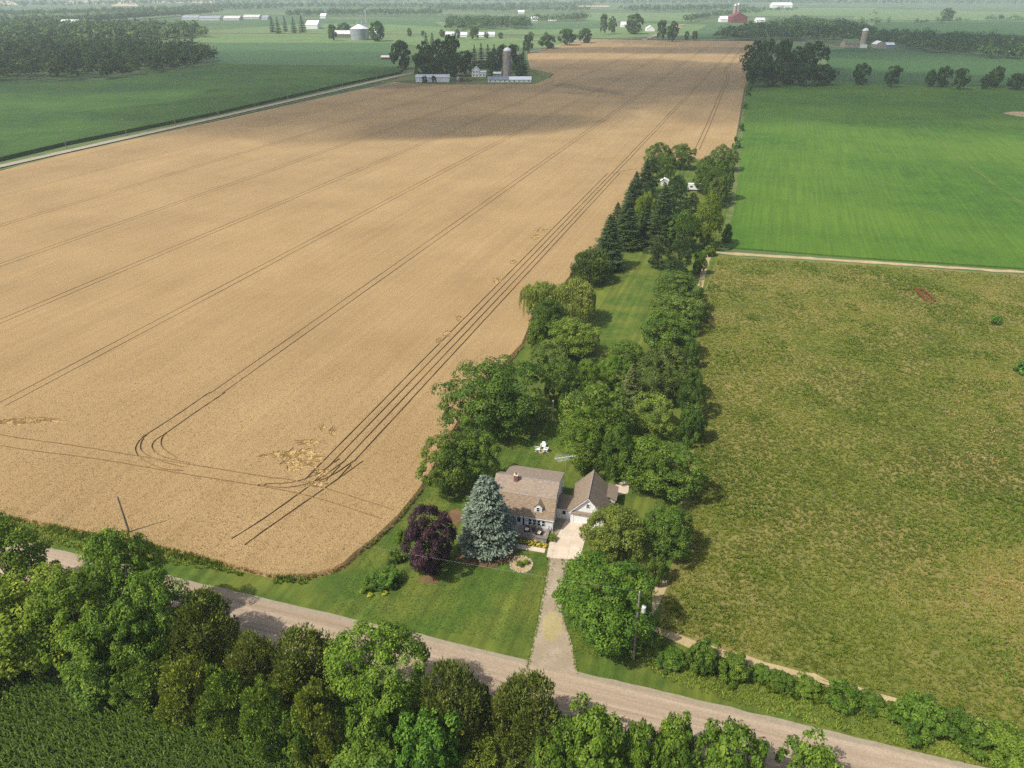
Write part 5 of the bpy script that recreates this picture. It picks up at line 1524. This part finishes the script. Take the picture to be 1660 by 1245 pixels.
# white garden chairs round a fire ring
def garden_chair(px, py, rz, label):
    c = G(px, py)
    t = thing('garden_chair', label, 'garden chair', (*c, .03), rz, 'white chairs around the fire ring')
    for i in range(5): MB().box(-.28 + i * .115, -.18 + i * .115, -.36, .30, .36 - .0, .39).build('seat_slat', M['white'], t)
    for i in range(5):
        x = -.28 + i * .115
        MB().prism([(.28, .30), (.58, 1.02 - abs(i - 2) * .05), (.61, 1.01 - abs(i - 2) * .05), (.31, .29)], x, x + .10, 'x').build('back_slat', M['white'], t)
    for s in (-1, 1):
        MB().box(s * .40 - .08, s * .40 + .08, -.40, .48, .56, .60).build('armrest', M['white'], t)
        MB().box(s * .36 - .03, s * .36 + .03, -.38, -.26, 0, .56).build('leg', M['white'], t)
        MB().prism([(-.3, .30), (.55, .0), (.66, .0), (-.2, .38)], s * .31 - .025, s * .31 + .025, 'x').build('leg', M['white'], t)


garden_chair(872, 731, 1.45, 'white garden chair left of the fire ring')
garden_chair(880.5, 725.5, -.25, 'white garden chair behind the fire ring')
garden_chair(884, 731.5, -1.8, 'white garden chair right of the fire ring')
c = G(878, 733.5)
t = thing('fire_ring', 'low stone fire ring between the white garden chairs', 'fire pit', (*c, .03))
MB().lathe([(.55, 0), (.55, .30), (.40, .30), (.40, .05), (0, .05)], 14).build('stone_wall', M['stone'], t)
MB().lathe([(.38, .055), (.2, .10), (0, .11)], 10).build('ash_heap', M['grey_wood'], t)
c = G(896, 681)
t = thing('garden_pole', 'thin white pole in the shade of the backyard trees', 'pole', (*c, .03))
MB().tube([(0, 0, 0), (0, 0, 4.2)], .045, 6).build('shaft', M['white'], t)
MB().lathe([(.0, 4.2), (.16, 4.25), (.16, 4.5), (0, 4.62)], 8).build('bird_box', M['white'], t)

# ------------------------------------------------------------------ poles, wires, posts, mailbox
def utility_pole(base, h, label, arm=True, group=None, lean=(0, 0), az=0.0, transformer=False, k=1.0):
    t = thing('utility_pole', label, 'utility pole', (base[0], base[1], 0), az, group)
    MB().tube([(0, 0, 0), (lean[0] * .5, lean[1] * .5, h * .5), (lean[0], lean[1], h)], [.17 * k, .145 * k, .11 * k], 8).build('shaft', M['pole_wood'], t)
    if arm:
        MB().box(lean[0] - 1.1, lean[0] + 1.1, lean[1] - .16 * k, lean[1] - .05, h - .42 - .13 * k, h - .42).build('crossarm', M['pole_wood'], t)
        for x in (-1, 0, 1): MB().lathe([(.03, 0), (.07, .05), (.05, .2), (0, .22)], 6).build('insulator', M['offwhite'], t, loc=(lean[0] + x, lean[1] - .1, h - .42))
    else:
        MB().lathe([(.03, 0), (.07, .05), (.05, .25), (0, .27)], 6).build('insulator', M['offwhite'], t, loc=(lean[0], lean[1], h))
    if transformer:
        tr = MB().lathe([(.0, h - 3.15), (.25, h - 3.1), (.27, h - 2.3), (.25, h - 2.2), (0, h - 2.12)], 14, (.46, -.05)).build('transformer', M['offwhite'], t)
        MB().lathe([(.05, h - 2.15), (.05, h - 1.85), (.0, h - 1.85)], 6, (.46, -.05)).build('bushing', M['grey_wood'], tr)
        MB().box(.1, .25, -.09, -.01, h - 2.7, h - 2.55).build('bracket', M['metal'], t)
    return t


PB = G(1027, 1070)
utility_pole(PB, 11.8, 'wooden utility pole with a grey transformer at the lawn corner', arm=False, transformer=True, lean=(-.25, .1))
PL = G(211, 868)
utility_pole(PL, 7.6, 'weathered utility pole rising behind the tall roadside tree at left', arm=False, lean=(.05, .1))


def wire(name, a, b, sag, label, r=.003):
    a, b = Vector(a), Vector(b)
    pts = []
    for k in range(15):
        s = k / 14; q = a.lerp(b, s); q.z -= sag * 4 * s * (1 - s); pts.append(q)
    o = MB().tube(pts, r, 4).build(name, M['metal'] if r < .02 else M['grey_wood'], None)
    o['label'] = label; o['category'] = 'wire'
    return o


wire('power_line', (PB[0] - .25, PB[1] + .1, 12.0), (PL[0] + .05, PL[1] + .1, 7.8), .9, 'thin power line hanging over the front lawn between two poles')
e_ = G(1088, 1113)
wire('guy_wire', (PB[0] - .1, PB[1], 9.5), (e_[0], e_[1], .05), .02, 'taut guy wire from the transformer pole to the verge')
for px, py, h, lb in ((1045, 1047, 1.3, 'short weathered fence post behind the transformer pole'), (954, 1041, 1.0, 'low fence post under the big glossy tree')):
    c = G(px, py)
    t = thing('fence_post', lb, 'post', (*c, 0), .3, 'old fence posts near the pole')
    MB().tube([(0, 0, 0), (.03, 0, h)], [.07, .06], 7).build('shaft', M['fence_wood'], t)
    MB().lathe([(.065, h), (.02, h + .05), (0, h + .05)], 7, (.03, 0)).build('cap', M['fence_wood'], t)
c1, c2 = G(951, 1038), G(1050, 1060)
wire('fence_rail', (c1[0], c1[1], .75), (c2[0], c2[1], .8), .12, 'slack pale fence wire under the big glossy tree', .03)
c = G(1126, 1212)
t = thing('marker_post', 'dark thin post between the leafy bushes at the road', 'post', (*c, 0), 0)
MB().tube([(0, 0, 0), (0, .05, 2.1)], .05, 6).build('shaft', M['deck_wood'], t)
MB().lathe([(.05, 2.1), (.06, 2.16), (0, 2.2)], 6, (0, .05)).build('cap', M['deck_wood'], t)
c = G(781, 1146)
t = thing('mailbox', 'white mailbox on a post between the two dark cedars', 'mailbox', (*c, 0), HR)
MB().box(-.05, .05, -.05, .05, 0, 1.1).build('post', M['grey_wood'], t)
MB().prism([(-.13, 1.1), (.13, 1.1), (.13, 1.27)] + [(.13 * math.cos(a), 1.27 + .12 * math.sin(a)) for a in (.5, 1.05, 1.57, 2.1, 2.64)] + [(-.13, 1.27)], -.32, .25, 'y').build('box', M['white'], t)
MB().box(.134, .15, -.1, -.06, 1.2, 1.42).build('flag', M['rust'], t)

# rusty implement lying in the meadow
c = G(1498.5, 481)
im = thing('harrow_frame', 'rusty red harrow frame lying in the meadow', 'farm implement', (*c, .05), 0)
u1 = np.array(G(1506, 490)) - np.array(G(1489, 472)); u1n = u1 / np.linalg.norm(u1)
im.rotation_euler = (0, 0, math.atan2(u1n[1], u1n[0]))
hl_ = np.linalg.norm(u1) / 2
for y in (-1.25, 1.25): MB().box(-hl_, hl_, y - .09, y + .09, .45, .63).build('side_beam', M['rust'], im)
for k in range(5):
    x = -hl_ + k * hl_ / 2
    MB().box(x - .07, x + .07, -1.35, 1.35, .632, .76).build('cross_bar', M['rust'], im)
    for y in (-.9, -.3, .3, .9): MB().tube([(x, y, .64), (x + .05, y, .05)], .03, 5).build('tine', M['rust'], im)
MB().tube([(hl_, -.8, .7), (hl_ + 1.6, 0, .5), (hl_, .8, .7)], .06, 6).build('tongue', M['rust'], im)

# white shed and trailer in the grove
c = G(1077, 300)
t = thing('garden_shed', 'small white-roofed shed among the spruces at the garden end', 'shed', (*c, 0), HR)
MB().prism([(-1.6, 0), (1.6, 0), (1.6, 2.1), (0, 3.0), (-1.6, 2.1)], -1.6, 1.6, 'y').build('wall', M['offwhite'], t)
for s in (-1, 1): MB().prism([(s * 1.85, 1.98), (0, 3.03), (0, 3.13), (s * 1.85, 2.08)], -1.8, 1.8, 'y').build('roof', M['white'], t)
MB().box(-.45, .45, -1.65, -1.6, .05, 1.95).build('door', M['grey_wood'], t)
c = G(1129, 309)
t = thing('camping_trailer', 'long white trailer half hidden under the far trees', 'trailer', (*c, 0), HR + .05)
MB().box(-3.6, 3.6, -1.15, 1.15, .6, 2.75).build('body', M['white'], t)
MB().box(-3.65, 3.65, -1.2, 1.2, 2.75, 2.85).build('roof', M['white'], t)
for x in (-2.3, 0, 2.3):
    MB().box(x - .5, x + .5, -1.18, -1.14, 1.5, 2.2).build('window', M['glass'], t)
MB().box(1.05, 1.65, -1.19, -1.14, .7, 2.4).build('door', M['offwhite'], t)
for y in (-1.0, 1.0):
    for x in (-.5, .5): MB().tube([(x, y - .1, .35), (x, y + .1, .35)], .35, 14).build('wheel', M['glass'], t)


# ------------------------------------------------------------------ farm beyond the wheat
def barn(px0, px1, py, depth, eave, ridge, label, roof='tin_roof', wall='metal_siding', name='barn', cat='barn', rz=None, windows=0, halves=None, win_h=.9, gable_front=False, group=None):
    a, b = G(px0, py), G(px1, py)
    d = b - a; Lx = np.linalg.norm(d); r = math.atan2(d[1], d[0]) if rz is None else rz
    t = thing(name, label, cat, (a[0], a[1], 0), r, group)
    if gable_front:
        MB().prism([(0, 0), (Lx, 0), (Lx, eave), (Lx / 2, ridge), (0, eave)], 0, depth, 'y').build('wall', M[wall], t)
        for s, (p_, q_) in enumerate((((-.4, eave - .2), (Lx / 2, ridge)), ((Lx / 2, ridge), (Lx + .4, eave - .2)))):
            MB().prism(roof_panel(p_, q_, 0, 0, .2), -.4, depth + .4, 'y').build('roof', M[roof], t)
    else:
        MB().prism([(0, 0), (depth, 0), (depth, eave), (depth / 2, ridge), (0, eave)], 0, Lx, 'x').build('wall', M[wall], t)
        for p_, q_ in (((-.4, eave - .25), (depth / 2, ridge)), ((depth / 2, ridge), (depth + .4, eave - .25))):
            segs = halves or [(0, 1, roof)]
            for s0, s1, rm in segs:
                MB().prism(roof_panel(p_, q_, 0, 0, .2), -.4 + s0 * (Lx + .8), -.4 + s1 * (Lx + .8), 'x').build('roof', M[rm], t)
    for k in range(windows):
        x = Lx * (k + .5) / windows
        MB().box(x - .55, x + .55, -.06, .04, 1.0, 1.0 + win_h).build('window', M['glass'], t)
    return t


barn(674, 728, 134, 12, 4.6, 6.2, 'long pale metal barn at the left of the farm', 'tin_roof', 'white', windows=0)
bt = barn(791, 861, 134.2, 10, 2.6, 4.6, 'long low white barn below the silo with half dark, half bright roof', halves=[(0, .49, 'slate_roof'), (.49, 1, 'tin_roof')], wall='white', windows=9)
barn(800, 812, 124, 5, 2.6, 3.8, 'small bright-roofed shed behind the long low barn', 'tin_roof', 'offwhite', 'shed', 'shed', windows=2)
sp = G(822.5, 127.5)
t = thing('tower_silo', 'tall concrete silo with white dome at the farm', 'silo', (*sp, 0))
SH = 26.5; SR = 3.6
MB().lathe([(SR, 0), (SR, SH - 3)], 24).build('barrel', M['silo'], t)
MB().lathe([(SR + .1, SH - 3)] + [((SR + .1) * math.cos(a), SH - 3 + 3.3 * math.sin(a)) for a in np.linspace(.2, 1.57, 7)], 24).build('dome', M['white'], t, smooth=True)
for k in range(9): MB().lathe([(SR + .05, 1 + k * 2.4), (SR + .05, 1.15 + k * 2.4)], 24).build('hoop', M['metal'], t)
MB().box(-SR - .8, -SR + .1, -.5, .5, 1, SH - 3).build('chute', M['silo'], t)
fh = G(765, 125.5)
t = thing('farmhouse', 'two-storey white farmhouse with porch wing in front of dark trees', 'house', (*fh, 0), -.05)
MB().prism([(0, 0), (6.8, 0), (6.8, 6.0), (3.4, 9.2), (0, 6.0)], 0, 9, 'y').build('wall', M['white'], t)
for p_, q_ in (((-.4, 5.75), (3.4, 9.25)), ((3.4, 9.25), (7.2, 5.75))): MB().prism(roof_panel(p_, q_, 0, 0, .2), -.4, 9.4, 'y').build('roof', M['tin_roof'], t)
MB().prism([(0.5, 0), (7, 0), (7, 4.4), (0.5, 5.2)], 6.82, 13.2, 'x').build('wing', M['white'], t)
MB().prism([(0.1, 4.42), (7.4, 5.2), (7.4, 5.4), (0.1, 4.62)], 6.9, 13.5, 'x').build('wing_roof', M['tin_roof'], t)
for x in (1.9, 4.9):
    for z in (1.2, 4.1): window(t, x, z, 1.1, 1.6, 0)
for x in (8.4, 11.4): window(t, x, 1.2, 1.1, 1.6, .5)
for i, (px, py, s, mt, lb) in enumerate(((742.5, 130.5, 1.0, 'offwhite', 'white round tank beside the farm machinery'),)):
    c = G(px, py); t = thing('storage_tank', lb, 'tank', (*c, 0)); MB().lathe([(1.5, 0), (1.5, 2.6), (.8, 3.2), (0, 3.3)], 14).build('body', M[mt], t); MB().lathe([(.3, 3.2), (.3, 3.6), (0, 3.6)], 8).build('lid', M['metal'], t)
c = G(749, 133); t = thing('farm_machine', 'rust-red machine parked between the two long barns', 'farm machine', (*c, 0), .2)
MB().box(-2.6, 2.2, -1.2, 1.2, .8, 2.2).build('body', M['rust'], t); MB().box(-1.4, 1.0, -1.0, 1.0, 2.2, 3.2).build('hopper', M['red'], t)
for x in (-1.6, 1.4):
    for y in (-1.3, 1.3): MB().tube([(x, y - .2, .7), (x, y + .2, .7)], .7, 12).build('wheel', M['glass'], t)
c = G(760, 132.5); t = thing('farm_machine', 'dark machine parked right of the rust-red one', 'farm machine', (*c, 0), -.1)
MB().box(-2.4, 2.4, -1.1, 1.1, .7, 1.6).build('body', M['grey_wood'], t); MB().box(-1.9, -.4, -1.0, 1.0, 1.6, 3.0).build('cab', M['glass'], t)
for x in (-1.5, 1.5):
    for y in (-1.2, 1.2): MB().tube([(x, y - .2, .7), (x, y + .2, .7)], .7, 12).build('wheel', M['glass'], t)
flat_poly('farmyard', GP([(640, 133), (664, 137.5), (735, 139), (866, 138.5), (888, 128.5), (896, 121), (858, 110), (740, 106), (664, 112)]), .5, M['verge'])
barn(618, 632, 97, 8, 2.8, 4.5, 'small barn with red end left of the farm grove', 'offwhite', 'red', 'shed', 'shed')

# grain bin farm and other distant farmsteads
c = G(584, 65)
t = thing('grain_bin', 'large round metal grain bin with conical roof', 'grain bin', (*c, 0))
MB().lathe([(15, 0), (15, 17)], 28).build('barrel', M['metal'], t)
MB().lathe([(15.4, 17), (3, 22.5), (2, 23.2), (0, 23.2)], 28).build('roof', M['tin_roof'], t)
for k in range(8): MB().lathe([(15.12, 1.4 + k * 2), (15.12, 1.7 + k * 2)], 28).build('hoop', M['slate_roof'], t)
for dx, hh, lb in ((596, 46, 'tall grain elevator leg right of the metal bin'), (589, 38, 'shorter grain elevator leg behind the metal bin')):
    c = G(dx, 63)
    t = thing('grain_elevator', lb, 'grain elevator', (*c, 0), 0, 'elevator legs at the grain bin')
    MB().box(-1.0, 1.0, -.8, .8, 0, hh).build('leg', M['metal'], t); MB().box(-2, 2, -1.6, 1.6, hh, hh + 3).build('head_house', M['slate_roof'], t)
    MB().tube([(0, 0, hh), (-9, 0, 22)], .5, 6).build('spout', M['metal'], t)
barn(541, 568, 61.5, 26, 6, 11, 'grey low shed left of the metal grain bin', 'offwhite', 'grey_wood', 'shed', 'shed')
barn(600, 612, 58, 20, 6, 10, 'pale shed tucked right of the grain bin', 'tin_roof', 'offwhite', 'shed', 'shed')
barn(496, 515, 47, 40, 8, 15, 'white distant shed beside the farmyard spruces', 'white', 'white', 'shed', 'shed', gable_front=False)
GF = 'distant barns on the left skyline'
for x0, x1, y, lb, rf_, wl in ((295, 321, 32, 'long low barn at the left end of the distant row', 'tin_roof', 'tan'), (322, 356, 33, 'long pale barn second in the distant row', 'tin_roof', 'offwhite'), (362, 388, 33, 'white barn in the middle of the distant row', 'white', 'white'),
                              (394, 420, 31, 'big white-roofed barn in the distant row', 'white', 'white'), (424, 434, 32, 'small barn right of the big white-roofed one', 'tin_roof', 'offwhite')):
    barn(x0, x1, y, 34, 5, 10, lb, 'offwhite' if rf_ == 'white' else 'metal', 'offwhite', group=GF)
barn(97, 134, 42, 30, 6, 12, 'pale barn just above the left woodland', 'white', 'offwhite', group=GF)
barn(519, 528, 30, 30, 6, 12, 'tiny white barn before the far tree belt', 'white', 'white', group=GF)
GB = 'distant bungalows on the cross road'
for x0, x1, y, lb in ((722, 741, 59.5, 'distant bungalow left of the round trees'), (745, 757, 60.5, 'distant white bungalow between round trees'), (775, 786, 60.5, 'left part of the distant white bungalows right of the larger tree'), (788, 802, 60, 'long white bungalow on the cross road')):
    barn(x0, x1, y, 12, 4, 7.5, lb, 'tin_roof', 'white', 'bungalow', 'house', group=GB)
for x0, x1, y, lb in ((861, 872, 34, 'pale barn right of the square wood'), (889, 902, 34, 'pale barn left of the hazy grove'), (1007, 1015, 44, 'white house hidden in the roadside clump'), (1048, 1061, 51, 'white house beside the junction lane'), (840, 850, 22, 'tiny red-roofed house far behind the square wood')):
    barn(x0, x1, y, 16, 5, 10, lb, 'white', 'white', 'farmhouse', 'house', gable_front=x0 == 1048, group='pale farmhouses among the far trees')
barn(1186, 1211, 37, 40, 12, 22, 'red barn far off at the right', 'red', 'red', gable_front=True)
barn(1168, 1182, 36, 25, 7, 13, 'white shed left of the red barn', 'white', 'white', 'shed', 'shed')
barn(1226, 1240, 37, 20, 6, 11, 'pale low shed right of the red barn', 'offwhite', 'white', 'shed', 'shed')
barn(1252, 1284, 13, 40, 12, 20, 'long white barn on the far right skyline', 'white', 'white')
for x, hh, lb in ((1189, 36, 'left silo behind the red barn'), (1194, 38, 'right silo behind the red barn')):
    c = G(x, 35.5); t = thing('tower_silo', lb, 'silo', (*c, 0), 0, 'silos by the red barn')
    MB().lathe([(5, 0), (5, hh)], 14).build('barrel', M['silo'], t); MB().lathe([(5.2, hh), (4, hh + 3), (0, hh + 5)], 14).build('dome', M['metal'], t)
barn(1369, 1393, 77, 16, 5, 10.5, 'stone barn with mossy green roof at the right farm', 'green_roof', 'stone')
c = G(1397, 78); t = thing('tower_silo', 'white silo with rounded top at the right farm', 'silo', (*c, 0))
MB().lathe([(4, 0), (4, 22)], 18).build('barrel', M['stone'], t); MB().lathe([(4.15, 22)] + [(4.15 * math.cos(a), 22 + 3.6 * math.sin(a)) for a in (.3, .7, 1.1, 1.57)], 18).build('dome', M['white'], t)
MB().box(-4.6, 4.6, -5.2, -3.9, 0, 5).build('feed_room', M['white'], t)
barn(1419, 1434, 78.3, 15, 5, 9, 'open-fronted white shed right of the white silo', 'white', 'stone', 'shed', 'shed', gable_front=True)
barn(1436, 1449, 79, 10, 5, 7.5, 'blue-grey shed with bright roof right of the open shed', 'tin_roof', 'slate_roof', 'shed', 'shed')

# line of poles by the far road
PX = ((108.6, 241, 'first far-road pole from the left edge'), (206, 221, 'second far-road pole from the left edge'), (285, 203, 'third far-road pole from the left edge'), (355, 189, 'fourth far-road pole from the left edge'), (414, 175, 'fifth far-road pole from the left edge'),
      (467, 163, 'sixth far-road pole from the left edge'), (516, 152.5, 'seventh far-road pole from the left edge'), (556, 142, 'eighth far-road pole from the left edge'), (611, 131, 'ninth far-road pole from the left edge'), (654, 117, 'far-road pole next to the farm grove'))
far_az = math.atan2(-dl[0], -dl[1])
for px, py, lb in PX: utility_pole(G(px, py), 9.6, lb, True, 'utility poles along the far road', az=-far_az, k=1.35)

# ------------------------------------------------------------------ clouds that shade the fields, high above
def cloud_mat(name, dens):
    m = bpy.data.materials.new(name); m.use_nodes = True
    nt = m.node_tree; nt.nodes.remove(nt.nodes['Principled BSDF'])
    v = nt.nodes.new('ShaderNodeVolumePrincipled')
    v.inputs['Color'].default_value = (1, 1, 1, 1); v.inputs['Density'].default_value = dens
    nt.links.new(v.outputs[0], nt.nodes['Material Output'].inputs['Volume'])
    return m


CZ = 620.0
sh_ = -np.array((SUN_POS.x, SUN_POS.y)) / SUN_POS.z


def cloud(pxs, label, dens=.011, th=110):
    """puffs given by the place of their shadow on the ground (photo px) and radius in metres"""
    bm = bmesh.new()
    for (px, py, rx, ry) in pxs:
        c = G(px, py) - sh_ * CZ
        r = bmesh.ops.create_icosphere(bm, subdivisions=3, radius=1.0, matrix=Matrix.Translation((c[0], c[1], CZ)) @ Matrix.Diagonal((rx, ry, th / 2, 1)))
        for v in r['verts']:
            q = v.co - Vector((c[0], c[1], CZ))
            k = 1 + .16 * math.sin(q.x * .045 + px) * math.sin(q.y * .05 + py) + .08 * math.sin(q.x * .11 + q.y * .09)
            v.co = Vector((c[0], c[1], CZ)) + q * k
    me = bpy.data.meshes.new('cloud'); bm.to_mesh(me); bm.free(); me.materials.append(cloud_mat('cloud', dens))
    me.polygons.foreach_set('use_smooth', np.ones(len(me.polygons), bool))
    return add('cloud', me, None, None, label=label, category='cloud', group='clouds shading the fields')


#@@CLOUDS
cloud([(985, 120, 260, 170)], 'cloud over the far half of the wheat')
cloud([(660, 170, 190, 150)], 'cloud over the wheat before the silo farm')
cloud([(770, 205, 70, 42)], 'small cloud tongue over the middle of the wheat')
cloud([(1420, 150, 250, 190)], 'cloud over the green field at right')
cloud([(240, 110, 420, 240)], 'cloud over the left woodland', dens=.006)
cloud([(1080, 82, 300, 60)], 'thin cloud over the far end of the wheat')
cloud([(1500, 70, 500, 300)], 'cloud over the far right fields')

# ------------------------------------------------------------------ air
hz = MB().box(-13200, 13200, -800, 13200, -1.0, 80.0).build('haze', None, None)
hm = bpy.data.materials.new('haze'); hm.use_nodes = True
hn = hm.node_tree; hn.nodes.remove(hn.nodes['Principled BSDF'])
hv = hn.nodes.new('ShaderNodeVolumePrincipled')
hv.inputs['Color'].default_value = (0.84, 0.93, 1.0, 1)
hv.inputs['Density'].default_value = 0.00012
hn.links.new(hv.outputs[0], hn.nodes['Material Output'].inputs['Volume'])
hz.data.materials.clear(); hz.data.materials.append(hm)
hz['kind'] = 'stuff'
